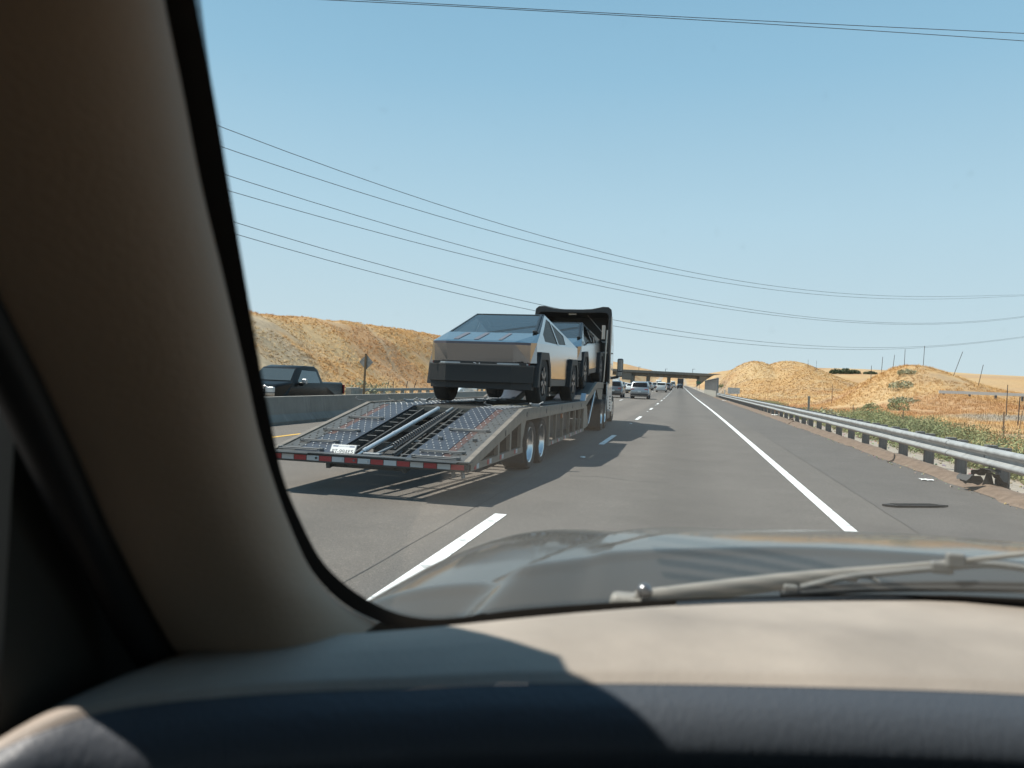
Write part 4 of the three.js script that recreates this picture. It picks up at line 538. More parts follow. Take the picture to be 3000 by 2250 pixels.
  mesh('roof_strut', rod([0.42, 3.74, -25.2], [1.02, 3.1, -24.8], 0.014, 6), alu, t);
  mesh('light_panel', box(0.32, 0.06, 0.03, 0.82, 2.92, -26.55), M([0.6, 0.62, 0.64], 0.4), t); mesh('light_panel', box(0.2, 0.06, 0.03, 0.9, 2.55, -26.55), M([0.6, 0.62, 0.64], 0.4), t); mesh('inner_rail', box(0.5, 0.04, 0.04, 0.95, 2.52, -26.5), alu, t);
  mesh('fifth_wheel', new THREE.CylinderGeometry(0.5, 0.5, 0.08, 20).translate(0, 1.1, -23.4), shellBlack, t);
}
// ------------------------------------------------------------------ traffic
const carGlass = M([0.012, 0.013, 0.015], 0.08, 0, { specularIntensity: 0.25 }), darkTrim = M([0.03, 0.03, 0.03], 0.6), alloy = M([0.42, 0.42, 0.43], 0.35, 0.8), lampRed = M([0.3, 0.02, 0.02], 0.25), lampWhite = M([0.55, 0.57, 0.58], 0.15, 0.2), plateW = M([0.6, 0.6, 0.58], 0.6);
const paintM = (c, rough = 0.3, metal = 0.35) => M(c, rough, metal, { clearcoat: 1, clearcoatRoughness: 0.04 });
const KINDS = { // s = metres from the rear; body outline, window line, belt height
  suv: { L: 4.65, W: 1.86, belt: 1.06, wheels: [0.92, 3.72], wr: 0.36, top: [[0.02, 0.5], [0, 0.72], [0.06, 1.02], [0.16, 1.12], [0.5, 1.6], [0.75, 1.68], [1.9, 1.7], [2.6, 1.62], [3.45, 1.13], [4.3, 0.98], [4.58, 0.82], [4.64, 0.5]], glass: [[0.62, 1.14], [0.78, 1.55], [1.9, 1.6], [2.5, 1.54], [3.15, 1.14]], rear: [[0.19, 1.175], [0.48, 1.575]], front: [[3.38, 1.175], [2.7, 1.565]] },
  sedan: { L: 4.75, W: 1.82, belt: 0.93, wheels: [0.95, 3.75], wr: 0.33, top: [[0.02, 0.45], [0, 0.7], [0.08, 0.95], [0.6, 1.03], [1.35, 1.4], [1.9, 1.45], [2.6, 1.42], [3.35, 1.02], [4.4, 0.86], [4.7, 0.68], [4.74, 0.42]], glass: [[0.95, 1.03], [1.45, 1.33], [2.5, 1.35], [3.05, 1.03]], rear: [[0.66, 1.065], [1.3, 1.38]], front: [[3.3, 1.05], [2.66, 1.39]] },
  pickup: { L: 5.8, W: 1.98, belt: 1.12, wheels: [1.25, 4.7], wr: 0.4, top: [[0.02, 0.6], [0, 0.95], [0.03, 1.22], [1.98, 1.22], [2.02, 1.26], [2.2, 1.78], [2.4, 1.86], [3.3, 1.87], [3.75, 1.78], [4.4, 1.24], [5.55, 1.13], [5.76, 1.0], [5.8, 0.6]], glass: [[2.24, 1.26], [2.36, 1.72], [3.5, 1.76], [4.1, 1.26]], rear: [[2.035, 1.3], [2.19, 1.745]], front: [[4.36, 1.28], [3.82, 1.73]] },
  van: { L: 5.9, W: 2.05, belt: 1.2, wheels: [1.1, 4.8], wr: 0.36, top: [[0.02, 0.5], [0, 1.0], [0.03, 2.4], [0.2, 2.55], [4.4, 2.5], [4.9, 2.2], [5.5, 1.25], [5.85, 1.0], [5.9, 0.5]], glass: [[4.0, 1.35], [4.0, 1.95], [4.8, 1.95], [5.15, 1.35]], rear: [[0.024, 1.5], [0.028, 2.1]], front: [[5.45, 1.32], [4.95, 2.15]] } };
function makeCar(kind, name, label, paint_, pos, turn, detail = 1, glass_ = carGlass) {
  const K = KINDS[kind], t = thing(name, label, kind === 'suv' ? 'suv' : kind, null, pos, turn), z = (s) => K.L / 2 - s, hw = K.W / 2;
  const tum = (y) => 1 - 0.24 * clamp((y - K.belt) / 0.75, 0, 1) - 0.05 * clamp((0.55 - y) / 0.3, 0, 1);
  const low = 0.28, arch = (c) => { const a = []; for (let k = 0; k <= 8; k++) { const th = Math.PI * k / 8; a.push([c + Math.cos(th) * (K.wr + 0.07), K.wr + Math.sin(th) * (K.wr + 0.06)]); } return a.filter(([, y]) => y >= low); };
  const pts = [...K.top, [K.L - 0.05, low + 0.05], ...arch(K.wheels[1]).map(([a, b]) => [a, b]), ...arch(K.wheels[0]), [0.1, low + 0.06]];
  const g = side(shapeOf(pts.map(([s, y]) => [z(s), y])), -hw, hw, 0.07);
  bend(g, (x, y, zz) => { const e = Math.max(0, Math.abs(zz) - (K.L / 2 - 0.5)) / 0.5; return [x * tum(y) * (1 - 0.09 * e * e), y, zz]; });
  mesh('body', toCreasedNormals(g, 0.6), paint_, t);
  const gl = side(shapeOf(K.glass.map(([s, y]) => [z(s), y])), -hw - 0.006, hw + 0.006, 0); bend(gl, (x, y, zz) => [x * tum(y), y, zz]); mesh('side_window', gl, glass_, t);
  const pane = (a, b, w, o) => { const wa = hw * tum(a[1]) * w, wb = hw * tum(b[1]) * w; const n = V(0, -(z(b[0]) - z(a[0])), b[1] - a[1]).normalize().multiplyScalar(o); return slabOf([[-wa, a[1] + Math.abs(n.y), z(a[0]) + n.z], [wa, a[1] + Math.abs(n.y), z(a[0]) + n.z], [wb, b[1] + Math.abs(n.y), z(b[0]) + n.z], [-wb, b[1] + Math.abs(n.y), z(b[0]) + n.z]], 0.008); };
  mesh('rear_window', pane(K.rear[0], K.rear[1], 0.86, 0.088), glass_, t); mesh('windscreen', pane(K.front[0], K.front[1], 0.88, -0.088), glass_, t);
  if (kind === 'pickup') mesh('bed', mg([box(K.W - 0.3, 0.02, 1.75, 0, 1.236, z(1.02))]), darkTrim, t);
  for (const s of [-1, 1]) {
    const yl = K.belt - (kind === 'suv' ? 0.12 : 0.14);
    mesh('tail_lamp', kind === 'pickup' || kind === 'van' ? rbox(0.13, 0.4, 0.06, s * (hw - 0.1), 1.0, z(0.03) + 0.06, 0.02) : rbox(0.36, 0.14, 0.1, s * (hw - 0.26), yl, z(0.06) + 0.04, 0.03), lampRed, t);
    mesh('headlamp', rbox(0.36, 0.15, 0.12, s * (hw - 0.28), K.belt - 0.26, z(K.L - 0.06) - 0.02, 0.04), lampWhite, t);
    if (detail) mesh('door_mirror', rbox(0.2, 0.15, 0.1, s * (hw + 0.08), K.belt + 0.1, z(K.front[0][0] - 0.35), 0.05), paint_, t);
    for (const c of K.wheels) { if (detail) wheel(t, 'wheel', s * (hw - 0.12), K.wr, z(c), K.wr, 0.23, K.wr * 0.66, s, alloy, 0.03); else mesh('wheel', new THREE.CylinderGeometry(K.wr, K.wr, 0.24, 16).rotateZ(Math.PI / 2).translate(s * (hw - 0.13), K.wr, z(c)), tyreM, t); }
  }
  mesh('rear_bumper', rbox(K.W * 0.94, 0.2, 0.18, 0, 0.46, z(0.02) + 0.04, 0.05), kind === 'pickup' ? alloy : darkTrim, t); mesh('front_bumper', rbox(K.W * 0.92, 0.2, 0.16, 0, 0.45, z(K.L) + 0.0, 0.05), kind === 'pickup' ? alloy : darkTrim, t);
  mesh('number_plate', box(0.32, 0.15, 0.02, 0, K.belt - 0.32, z(0) + 0.095), plateW, t);
  mesh('underbody', box(K.W * 0.8, 0.14, K.L * 0.85, 0, 0.3, 0), darkTrim, t);
  return t;
}
const P_ = { silver: paintM([0.27, 0.285, 0.3], 0.3, 0.6), grey: paintM([0.13, 0.13, 0.135], 0.3, 0.6), white: paintM([0.72, 0.72, 0.7], 0.3, 0), black: M([0.012, 0.012, 0.013], 0.25, 0, { specularIntensity: 0.7 }), blue: paintM([0.05, 0.08, 0.14], 0.3, 0.4), red: paintM([0.2, 0.02, 0.02], 0.3, 0.1), tan: paintM([0.33, 0.29, 0.22], 0.3, 0.4), navy: M([0.006, 0.007, 0.008], 0.3, 0, { specularIntensity: 0.3 }) };
const onLane = (x, Z) => [x + xoff(Z), yRoad(x) + yoff(Z) + 0.005, -Z], L0 = -0.05, L1 = -3.65, L2 = -7.15;
makeCar('suv', 'suv', 'silver crossover following behind the white camper pickup', P_.silver, onLane(L1 - 0.5, 78), 0);
makeCar('suv', 'suv', 'dark grey crossover beside the cab mirror of the hauler', P_.grey, onLane(L2 + 0.2, 80), 0);
const wp = makeCar('pickup', 'pickup', 'white pickup with canopy between silver crossover and overpass', P_.white, onLane(L1, 148), 0);
mesh('canopy', rbox(1.75, 0.6, 1.9, 0, 1.52, 1.88, 0.08), P_.white, wp); mesh('canopy_window', rbox(1.4, 0.36, 0.03, 0, 1.55, 2.84, 0.02), carGlass, wp);
makeCar('sedan', 'sedan', 'black sedan ahead in the lane beside the edge line', P_.black, onLane(L0, 255), 0, 0);
makeCar('sedan', 'sedan', 'black low sedan left of the white canopy pickup', P_.black, onLane(L2, 158), 0, 0);
makeCar('suv', 'suv', 'white crossover in the far left lane before the overpass', P_.white, onLane(L2 - 0.2, 185), 0, 0);
makeCar('suv', 'suv', 'grey crossover just right of the white canopy pickup', P_.grey, onLane(L1 + 0.5, 178), 0, 0);
makeCar('sedan', 'sedan', 'dark sedan behind the grey crossover in the jam', P_.blue, onLane(L1 + 0.6, 200), 0, 0);
makeCar('sedan', 'sedan', 'white sedan in the middle lane of the jam', P_.white, onLane(L1, 222), 0, 0);
makeCar('suv', 'suv', 'tan crossover deep in the jam under the overpass', P_.tan, onLane(L1 + 0.3, 262), 0, 0);
makeCar('suv', 'suv', 'silver crossover in the left lane of the jam', P_.silver, onLane(L2, 215), 0, 0);
makeCar('sedan', 'sedan', 'red sedan in the left lane of the jam', P_.red, onLane(L2, 240), 0, 0);
makeCar('van', 'van', 'white van with pale roof load deep in the jam', P_.white, onLane(L1 + 0.9, 300), 0, 0);
makeCar('suv', 'suv', 'white crossover nearest the overpass column', P_.white, onLane(L2 - 0.4, 265), 0, 0);
makeCar('pickup', 'pickup', 'dark pickup loaded high in the left lane of the jam', P_.blue, onLane(L2 - 0.3, 300), 0, 0);
makeCar('suv', 'suv', 'white crossover in the jam beyond the black low sedan', P_.white, onLane(L2 + 0.3, 330), 0, 0);
makeCar('sedan', 'sedan', 'silver sedan passing under the overpass', P_.silver, onLane(L1, 340), 0, 0);
for (const [l, k, c, x, Z] of [['white sedan ahead of the dark grey crossover in the left lane', 'sedan', 'white', L2 - 0.3, 118], ['blue sedan between the left lane crossovers', 'sedan', 'blue', L2 + 0.1, 136], ['silver pickup in the left lane near the black low sedan', 'pickup', 'silver', L2 - 0.1, 172], ['white van high in the left lane of the jam', 'van', 'white', L2 + 0.2, 255], ['tan sedan tucked behind the white canopy pickup', 'sedan', 'tan', L1 - 0.2, 166], ['white crossover ahead of the white sedan in the middle lane', 'suv', 'white', L1 - 0.3, 242], ['grey crossover under the overpass in the middle lane', 'suv', 'grey', L1 + 0.2, 320], ['white sedan ahead of the black sedan by the edge line', 'sedan', 'white', L0 - 0.3, 300], ['grey sedan far ahead in the left lane under the overpass', 'sedan', 'grey', L2, 350]]) makeCar(k, k, l, P_[c], onLane(x, Z), 0, 0);
{ // dark lorry under the bridge
  const t = thing('lorry', 'dark box lorry in the lane passing under the overpass', 'truck', null, onLane(L0 + 0.2, 330)); mesh('box_body', rbox(2.5, 3.1, 9, 0, 2.3, 0, 0.05), M([0.05, 0.05, 0.055], 0.6), t); mesh('bumper', box(2.3, 0.2, 0.2, 0, 0.55, 4.6), darkTrim, t); for (const s of [-1, 1]) { mesh('wheel', new THREE.CylinderGeometry(0.5, 0.5, 0.5, 16).rotateZ(Math.PI / 2).translate(s * 0.95, 0.5, 3.2), tyreM, t); mesh('tail_lamp', box(0.2, 0.12, 0.05, s * 1.0, 0.8, 4.52), lampRed, t); }
  const w = thing('lorry', 'white box lorry coming the other way beyond the median', 'truck', null, onLane(-19.5, 235), Math.PI); mesh('box_body', rbox(2.5, 2.6, 7.5, 0, 2.35, 1, 0.05), P_.white, w); mesh('cab', rbox(2.3, 1.9, 1.9, 0, 1.45, -3.8, 0.25), P_.white, w); mesh('windscreen', box(2.0, 0.75, 0.04, 0, 1.85, -4.76), carGlass, w); mesh('grille', box(1.4, 0.4, 0.04, 0, 1.0, -4.77), darkTrim, w); for (const s of [-1, 1]) for (const z of [-3.4, 3]) mesh('wheel', new THREE.CylinderGeometry(0.48, 0.48, 0.4, 16).rotateZ(Math.PI / 2).translate(s * 0.95, 0.48, z), tyreM, w);
}
for (const [l, k, c, x, Z] of [['white oncoming crossover glimpsed under the first steel pickup', 'suv', 'white', -15.6, 50.5], ['silver oncoming sedan beyond the median near the white lorry', 'sedan', 'silver', -14.6, 118], ['white oncoming van far beyond the median', 'van', 'white', -17.8, 175], ['white oncoming sedan beyond the median past the van', 'sedan', 'white', -14.4, 150], ['dark oncoming pickup beyond the median near the overpass', 'pickup', 'blue', -14.5, 190], ['white oncoming crossover beyond the median near the overpass', 'suv', 'white', -15.2, 215], ['tan oncoming crossover under the overpass', 'suv', 'tan', -18, 290], ['black oncoming sedan beyond the median in the middle distance', 'sedan', 'black', -18.2, 140]]) makeCar(k, k, l, P_[c], onLane(x, Z), Math.PI, Z < 60 ? 1 : 0);
{ // black pickup in the far lanes: more detail
  const t = makeCar('pickup', 'pickup', 'black pickup driving the other way beyond the median barrier', P_.navy, [-15.6, -0.24, -27.6], Math.PI, 1, M([0.05, 0.06, 0.058], 0.05, 0, { clearcoat: 1 }));
  const f = -2.9; // front
  for (let k = 0; k < 3; k++) mesh('grille_bar', rbox(1.2, 0.05, 0.06, 0, 0.84 + k * 0.1, f - 0.07, 0.015), alloy, t); mesh('grille', box(1.25, 0.36, 0.05, 0, 0.93, f - 0.03), darkTrim, t); mesh('grille_surround', mg([rbox(1.36, 0.045, 0.07, 0, 1.13, f - 0.05, 0.015), rbox(1.36, 0.045, 0.07, 0, 0.74, f - 0.05, 0.015)]), chrome, t);
  for (const s of [-1, 1]) { mesh('head_lamp', rbox(0.34, 0.2, 0.14, s * 0.8, 1.0, f - 0.0, 0.03), lampWhite, t); mesh('indicator', rbox(0.34, 0.12, 0.13, s * 0.8, 0.83, f - 0.0, 0.03), M([0.55, 0.4, 0.3], 0.2), t); mesh('side_moulding', box(0.02, 0.05, 3.6, s * 0.985, 0.66, 0.2), alloy, t); mesh('mirror_cap', rbox(0.22, 0.2, 0.1, s * 1.12, 1.32, -0.95, 0.04), alloy, t); mesh('door_handle', rbox(0.02, 0.03, 0.14, s * 0.99, 1.06, 0.15, 0.008), darkTrim, t); mesh('door_seam', box(0.004, 0.62, 0.012, s * 0.992, 0.88, 0.52), darkTrim, t); }
  mesh('roof_aerial', rod([0.2, 1.87, -0.2], [0.2, 1.95, -0.18], 0.03, 8), darkTrim, t); mesh('sun_shade', rbox(0.4, 0.12, 0.1, -0.5, 1.3, -1.2, 0.03), M([0.45, 0.45, 0.3], 0.6), t);
}
// ------------------------------------------------------------------ the car the picture is taken from (driver's seat)
{
  const car = thing('car', 'car interior with tan dashboard, windscreen pillar, bonnet and wiper', 'car');
  const lin = (tab) => (x) => { if (x <= tab[0][0]) return tab[0][1]; for (let i = 0; i < tab.length - 1; i++) if (x <= tab[i + 1][0]) return lerp(tab[i][1], tab[i + 1][1], (x - tab[i][0]) / (tab[i + 1][0] - tab[i][0])); return tab[tab.length - 1][1]; };
  const CX = 0.42, Zp = (X, y) => 0.839 - 0.4226 * (y - 1.288) + (0.37 - 0.12 * clamp((y - 1.1) / 0.8, 0, 1)) * (1 - ((X - CX) / 0.9) ** 2);
  const vinylBump = tex(256, (u, v) => fbm(u * 40, v * 40, 3, 40), { srgb: false, rep: [6, 6] });
  const tanPad = M([0.45, 0.378, 0.32], 0.6, 0, { bumpMap: vinylBump, bumpScale: 0.0004, map: mottle }), slatePad = M([0.066, 0.075, 0.092], 0.5, 0, { bumpMap: vinylBump, bumpScale: 0.0006 }), trim = M([0.32, 0.225, 0.155], 0.75, 0, { bumpMap: vinylBump, bumpScale: 0.0006 }), black = M([0.006, 0.006, 0.007], 0.6), frit = M([0.004, 0.004, 0.005], 0.5), liner = M([0.24, 0.21, 0.17], 0.95), doorM = M([0.03, 0.028, 0.022], 0.8), carpet = M([0.05, 0.045, 0.04], 1), paintBody = M([0.045, 0.042, 0.036], 0.7, 0, { clearcoat: 0.75, clearcoatRoughness: 0.1, specularIntensity: 0.5 }), cowlM = M([0.012, 0.012, 0.012], 0.75);
  const dust = tex(512, (u, v) => { const q = vnoise(u * 120, v * 60, 0), n = fbm(u * 9, v * 5, 4); return 0.956 + 0.025 * (n - 0.5) - (q > 0.965 ? 0.08 * (q - 0.96) / 0.04 : 0); }, { srgb: false });
  const screen = M([0.93, 0.965, 0.955], 0, 0, { transmission: 1, transmissionMap: dust, thickness: 0, ior: 1.62 });
  const pane = M([0.35, 0.37, 0.36], 0, 0, { transmission: 1, thickness: 0, ior: 1.5 });
  // windscreen
  mesh('windscreen', grid(40, 24, (u, v) => { const X = lerp(-0.485, 1.325, u), y = lerp(1.08, 1.9, v); return [X, y, -Zp(X, y)]; }, (u, v) => [u, v]), screen, car);
  // black printed border of the glass
  const outer = [[-0.463, 1.9], [-0.463, 1.822], [-0.463, 1.747], [-0.465, 1.664], [-0.467, 1.573], [-0.469, 1.458], [-0.469, 1.404], [-0.468, 1.346], [-0.46, 1.291], [-0.446, 1.232], [-0.429, 1.199], [-0.405, 1.169], [-0.374, 1.144], [-0.337, 1.131], [-0.288, 1.131], [-0.235, 1.136], [-0.073, 1.143], [0.101, 1.152], [0.495, 1.184], [0.9, 1.2], [1.3, 1.21]];
  const inner = [[-0.492, 1.9], [-0.49, 1.817], [-0.488, 1.743], [-0.489, 1.661], [-0.486, 1.572], [-0.483, 1.458], [-0.482, 1.403], [-0.478, 1.346], [-0.471, 1.285], [-0.456, 1.212], [-0.431, 1.165], [-0.4, 1.135], [-0.36, 1.113], [-0.3, 1.108], [-0.237, 1.11], [-0.1, 1.112], [-0.004, 1.118], [0.137, 1.128], [0.498, 1.15], [0.9, 1.16], [1.3, 1.17]];
  const curve = (l) => new THREE.CatmullRomCurve3(l.map(([x, y]) => V(x, y, 0)), false, 'centripetal');
  const co = curve(outer), ci = curve(inner);
  mesh('glass_border', grid(90, 3, (u, v) => { const a = co.getPoint(u), b = ci.getPoint(u), X = lerp(a.x, b.x, v), y = lerp(a.y, b.y, v); return [X, y, -(Zp(X, y) - 0.006)]; }), frit, car);
  // pillar trim: inner border edge > soft ridge > door edge
  const B = inner.slice(0, 12).map(([x, y]) => V(x + 0.004, y, -(Zp(x, y) - 0.012)));
  const C = [[-0.462, 1.86, 0.5], [-0.47, 1.781, 0.54], [-0.483, 1.717, 0.575], [-0.487, 1.645, 0.614], [-0.487, 1.563, 0.655], [-0.485, 1.457, 0.701], [-0.485, 1.4, 0.722], [-0.481, 1.355, 0.742], [-0.471, 1.3, 0.765], [-0.456, 1.24, 0.785], [-0.445, 1.2, 0.8], [-0.43, 1.12, 0.83]].map((p) => V(p[0], p[1], -p[2]));
  const D = [[-0.545, 1.8, 0.34], [-0.545, 1.76, 0.362], [-0.545, 1.71, 0.387], [-0.545, 1.64, 0.43], [-0.545, 1.539, 0.49], [-0.545, 1.454, 0.545], [-0.545, 1.4, 0.577], [-0.545, 1.36, 0.6], [-0.545, 1.319, 0.623], [-0.545, 1.26, 0.66], [-0.54, 1.2, 0.695], [-0.52, 1.1, 0.75]].map((p) => V(p[0], p[1], -p[2]));
  const eye = V(0, 1.474, 0); C.forEach((p) => p.sub(eye).multiplyScalar(0.9).add(eye)); const cB = new THREE.CatmullRomCurve3(B), cC = new THREE.CatmullRomCurve3(C), cD = new THREE.CatmullRomCurve3(D);
  mesh('pillar_trim', grid(40, 26, (u, v) => { const b = cB.getPoint(u), c = cC.getPoint(u), d = cD.getPoint(u); const w0 = (1 - v) ** 2, w1 = 2 * v * (1 - v), w2 = v * v; // rounded across
    const cc = c.clone().multiplyScalar(1.7).sub(b.clone().add(d).multiplyScalar(0.35)); return [w0 * b.x + w1 * cc.x + w2 * d.x, w0 * b.y + w1 * cc.y + w2 * d.y, w0 * b.z + w1 * cc.z + w2 * d.z]; }, (u, v) => [u, v * 0.3]), trim, car);
  mesh('door_seal', new THREE.TubeGeometry(new THREE.CatmullRomCurve3(D.map((p) => V(p.x - 0.018, p.y, p.z + 0.012))), 40, 0.021, 10), black, car);
  const crest = smooth([[-0.66, 1.25], [-0.526, 1.294], [-0.392, 1.351], [-0.283, 1.385], [-0.22, 1.45], [-0.15, 1.535], [0.016, 1.673], [0.221, 1.798], [0.42, 1.84], [0.7, 1.8], [1.0, 1.6], [1.4, 1.3]]), ridge = (Z) => smooth([[1.2, -0.34], [1.426, -0.292], [1.587, -0.255], [1.874, -0.187], [2.126, -0.098], [2.4, 0.03], [2.7, 0.2]])(Z), ridge2 = (Z) => smooth([[1.6, -0.16], [2.014, 0.01], [2.218, 0.145], [2.39, 0.303], [2.6, 0.6]])(Z);
  const frontY = smooth([[1.2, 1.078], [1.5, 1.07], [1.62, 1.065], [1.83, 1.053], [2.03, 1.034], [2.2, 1.013], [2.44, 0.976], [2.6, 0.94], [2.72, 0.885], [2.8, 0.78], [2.86, 0.6]]);
  const hoodY = (X, Z) => { let y = frontY(Z + 0.14 * Math.max(0, (-X - 0.2) / 0.4) ** 2 - 0.1 * clamp((X - 0.1) / 0.6, 0, 1)); y += 0.018; y += 0.036 * sm(-0.035, 0.03, X - ridge(Z)) + 0.007 * sm(-0.02, 0.02, X - ridge2(Z)) + 0.012 * clamp(X - 0.1, 0, 0.6);
    const e = clamp((-X - 0.3) / 0.33, 0, 1); y -= 0.026 * e * e + 0.065 * e * e * e * e; y -= 0.27 * Math.max(0, crest(X) - Z) * sm(0, 0.05, crest(X) - Z); return y; };
  // outer pillar, roof rail, roof, door
  const pil = [[1.0, 1.12, 0.72], [1.3, 1.0, 0.62], [1.6, 0.92, 0.47], [1.8, 0.848, 0.35], [1.914, 0.815, 0.28], [2.01, 0.79, 0.26]];
  for (const k of [0, 1]) { const mx = (x) => k ? 2 * CX - x : x; mesh('outer_pillar', mg([grid(5, 1, (u, v) => { const q = pil[Math.round(u * 5)]; return [mx(-0.6), q[0], -(v ? q[1] : q[2])]; }), grid(5, 1, (u, v) => { const q = pil[Math.round(u * 5)]; return v ? [mx(-0.5), q[0], -Math.min(q[1], Zp(-0.49, q[0]) + 0.004)] : [mx(-0.6), q[0], -q[1]]; })]), paintBody, car); }
  mesh('pillar_cap', rbox(0.09, 0.1, 0.22, -0.565, 1.985, -0.62, 0.03), liner, car);
  const roofY = (X, Z) => 1.985 + 0.05 * (1 - ((X - CX) / 1.0) ** 2) - 0.02 * ((Z + 0.6) / 2) ** 2;
  const roofG = (dy) => grid(90, 14, (u, v) => { const X = lerp(-0.6, 1.44, u), Z = lerp(Zp(clamp(X, -0.48, 1.32), 1.9) + 0.17 * sm(-0.28, -0.585, X) + 0.01, -2.6, v); return [X, roofY(X, Z) + dy - (v === 0 ? 0.02 : 0), -Z]; });
  mesh('roof', roofG(0.02), paintBody, car); mesh('headliner', roofG(-0.02), liner, car);
  for (const k of [0, 1]) { const mx = (x) => k ? 2 * CX - x : x;
    mesh('roof_rail', bar([mx(-0.57), 1.9, -0.36], [mx(-0.57), 1.9, 2.5], 0.07, 0.1), liner, car);
    mesh('door', mg([box(0.09, 0.86, 3.4, mx(-0.66), 0.78, 0.75), box(0.1, 0.04, 1.7, mx(-0.635), 1.2, 0.35)]), doorM, car);
    mesh('sail_panel', slabOf([[mx(-0.61), 1.0, -0.98], [mx(-0.61), 1.0, -0.55], [mx(-0.61), 1.46, -0.56], [mx(-0.6), 1.56, -0.52], [mx(-0.6), 1.56, -0.8]], k ? 0.02 : -0.02), doorM, car);
    mesh('door_pillar', box(0.07, 0.75, 0.14, mx(-0.6), 1.56, 0.42), doorM, car);
    mesh('side_window', box(0.004, 0.7, 2.9, mx(-0.64), 1.54, 1.0), pane, car);
    mesh('outer_fender', grid(10, 4, (u, v) => { const Z = lerp(0.5, 2.7, u), y = lerp(0.35, hoodY(-0.63, Math.max(1.25, Z)) - 0.02, v); return [mx(-0.64 + 0.02 * v), y, -Z]; }), paintBody, car);
  }
  mesh('floor', box(2.0, 0.05, 3.6, CX, 0.38, 0.8), carpet, car); mesh('bulkhead', box(2.0, 0.7, 0.05, CX, 0.68, -1.0), carpet, car); mesh('cabin_back', box(2.0, 0.85, 0.06, CX, 0.8, 2.55), carpet, car); for (const x of [-0.5, 2 * CX + 0.5]) mesh('rear_pillar', box(0.25, 0.8, 0.1, x, 1.55, 2.55), liner, car);
  // dashboard: tan pad, slate roll towards the driver
  const E0 = smooth([[-0.6, 0.6], [-0.55, 0.652], [-0.512, 0.7], [-0.435, 0.763], [-0.348, 0.818], [-0.288, 0.858], [-0.202, 0.923], [-0.1, 0.995], [0, 1.058], [0.125, 1.121], [0.3, 1.195], [0.505, 1.262], [0.9, 1.3], [1.45, 1.1]]), E1 = smooth([[-0.62, 0.44], [-0.56, 0.49], [-0.525, 0.53], [-0.503, 0.563], [-0.472, 0.595], [-0.377, 0.652], [-0.25, 0.708], [-0.161, 0.749], [0.072, 0.822], [0.361, 0.893], [0.8, 0.96], [1.45, 0.96]]);
  const endDrop = (X) => -0.05 * clamp((-0.5 - X) / 0.09, 0, 1) ** 2;
  const Xd = (u) => u < 0.25 ? lerp(-0.6, -0.4, u / 0.25) : lerp(-0.4, 1.45, (u - 0.25) / 0.75);
  const top = [[0.0, 0.0], [0.25, 0.004], [0.5, 0.006], [0.75, 0.004], [0.93, 0.001], [1, -0.006]]; // share from E0 to E1, height
  mesh('dash_pad', mg([grid(70, 20, (u, v) => { const X = Xd(u), a = E0(X), b = E1(X); const k = v * 5, i = Math.min(4, Math.floor(k)), t = k - i, s = lerp(top[i][0], top[i + 1][0], t), h = lerp(top[i][1], top[i + 1][1], t); return [X, 1.168 + h + endDrop(X), -lerp(a, b, s)]; }), grid(70, 6, (u, v) => { const X = Xd(u), a = E0(X); return [X, 1.168 - 0.075 * v * v - 0.012 * v + endDrop(X), -(a + 0.15 * v)]; })]), tanPad, car);
  const roll = [[0.0, -0.0065], [-0.006, -0.009], [-0.014, -0.0125], [-0.028, -0.02], [-0.043, -0.034], [-0.052, -0.052], [-0.05, -0.07], [-0.035, -0.085], [0.0, -0.1], [0.03, -0.14], [0.03, -0.3], [0.04, -0.6]];
  const cr = new THREE.CatmullRomCurve3(roll.map(([a, b]) => V(a, b, 0)), false, 'centripetal');
  mesh('dash_roll', grid(70, 40, (u, v) => { const X = Xd(u), q = cr.getPoint(v); return [X, 1.168 + q.y + endDrop(X) * (1 - v * 0.5), -(E1(X) + q.x)]; }), slatePad, car);
  mesh('dash_end', faces([[[-0.6, 1.12, -0.6], [-0.6, 0.5, -0.6], [-0.6, 0.5, -0.42], [-0.6, 1.1, -0.42]]]), slatePad, car);
  for (let k = 0; k < 5; k++) mesh('demister_slot', grid(20, 1, (u, v) => { const X = lerp(0.0, 0.62, u), a = E0(X) + 0.02 + k * 0.019; return [X, 1.168 - 0.075 * ((a - E0(X)) / 0.15) ** 2 - 0.012 * (a - E0(X)) / 0.15 + 0.0025, -(a + v * 0.011)]; }), black, car);
  // bonnet
  mesh('bonnet', grid(130, 110, (u, v) => { const X = lerp(-0.635, 1.47, u), Z = lerp(1.2, 2.86, v); return [X, hoodY(X, Z), -Z]; }), paintBody, car);
  mesh('front_end', box(1.9, 0.5, 0.1, CX, 0.55, -2.8), paintBody, car);
  mesh('cowl', mg([grid(30, 3, (u, v) => { const X = lerp(-0.62, 1.46, u), z0 = Zp(clamp(X, -0.48, 1.32), 1.08) + 0.004; return [X, lerp(1.075, 1.0, Math.min(1, v * 1.5)), -lerp(z0, Math.max(z0 + 0.05, 1.24), v)]; })]), cowlM, car);
  // wiper, outside the glass
  const wip = new THREE.Group(); wip.name = 'wiper'; car.add(wip);
  const armM = M([0.3, 0.285, 0.26], 0.6, 0.1, { map: mottle }), W3 = (l) => l.map(([x, y, z]) => [x, y, -z]);
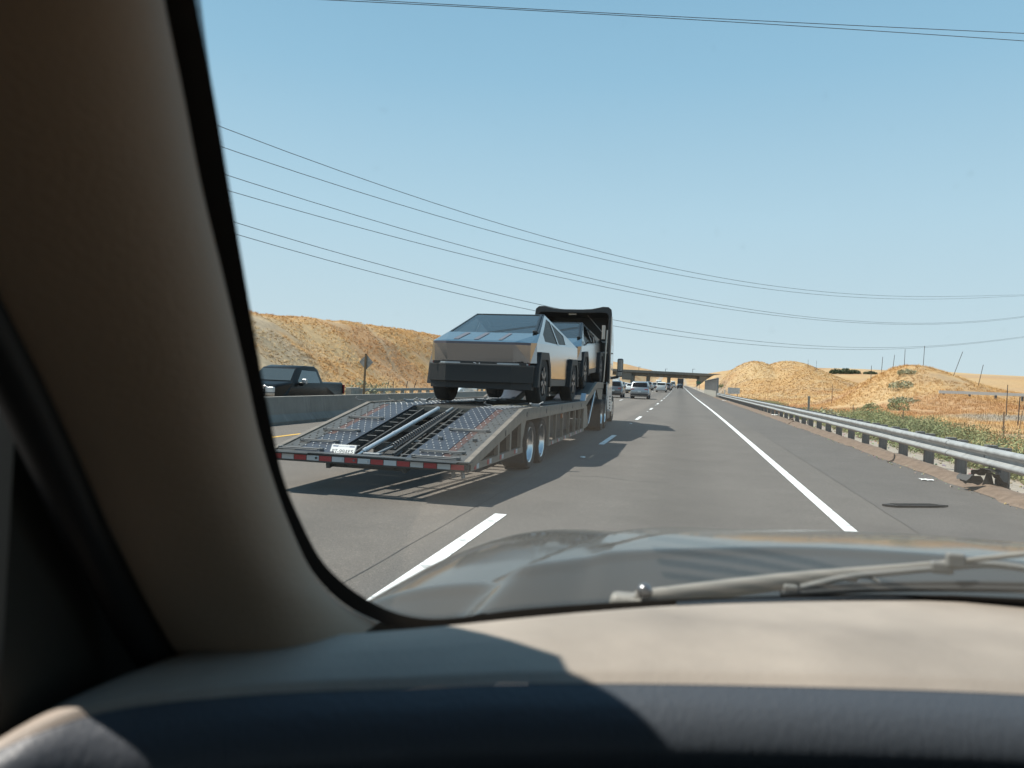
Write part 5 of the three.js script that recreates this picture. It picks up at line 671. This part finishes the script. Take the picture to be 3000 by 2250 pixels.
  const arm = [[-0.065, 1.13, 1.209], [0.198, 1.173, 1.272], [0.346, 1.205, 1.276], [0.497, 1.243, 1.256], [0.62, 1.28, 1.222]];
  mesh('wiper_arm', grid(40, 8, (u, v) => { const c = new THREE.CatmullRomCurve3(W3(arm).map((p) => V(...p))).getPoint(u), w = lerp(0.015, 0.0042, sm(0.1, 0.62, u)), a = (v - 0.5) * 3.4; return [c.x, c.y + Math.sin(a) * w, c.z - Math.cos(a) * w * -0.7]; }), armM, wip);
  mesh('pivot_nut', new THREE.SphereGeometry(0.013, 14, 10).translate(-0.05, 1.149, -1.195), M([0.2, 0.2, 0.21], 0.25, 0.9), wip); mesh('pivot_base', rbox(0.06, 0.03, 0.04, -0.075, 1.122, -1.215, 0.012), armM, wip);
  mesh('wiper_blade', mg([tube(W3([[0.16, 1.15, 1.252], [0.293, 1.168, 1.266], [0.409, 1.181, 1.267], [0.52, 1.193, 1.256], [0.64, 1.205, 1.235]]), 0.006, 24, 6), tube(W3([[0.17, 1.158, 1.254], [0.3, 1.176, 1.267], [0.42, 1.19, 1.267], [0.54, 1.203, 1.254]]), 0.0035, 24, 6)]), M([0.03, 0.032, 0.034], 0.6), wip);
  mesh('blade_bridge', mg([tube(W3([[0.19, 1.162, 1.258], [0.26, 1.183, 1.268], [0.33, 1.197, 1.272], [0.4, 1.211, 1.272]]), 0.0055, 16, 6), tube(W3([[0.4, 1.211, 1.272], [0.47, 1.222, 1.268], [0.58, 1.214, 1.25]]), 0.0055, 16, 6), rbox(0.035, 0.02, 0.012, 0.395, 1.21, -1.272, 0.006), rbox(0.026, 0.022, 0.014, 0.412, 1.224, -1.268, 0.004), rbox(0.022, 0.012, 0.012, 0.175, 1.16, -1.255, 0.003)]), M([0.16, 0.16, 0.155], 0.55), wip);
  mesh('washer_jet', mg([rbox(0.026, 0.016, 0.012, 0.266, 1.181, -1.283, 0.005), tube(W3([[0.275, 1.183, 1.28], [0.3, 1.181, 1.284], [0.318, 1.172, 1.278]]), 0.0025, 10, 5)]), armM, wip);
}
renderer.render(scene, camera);
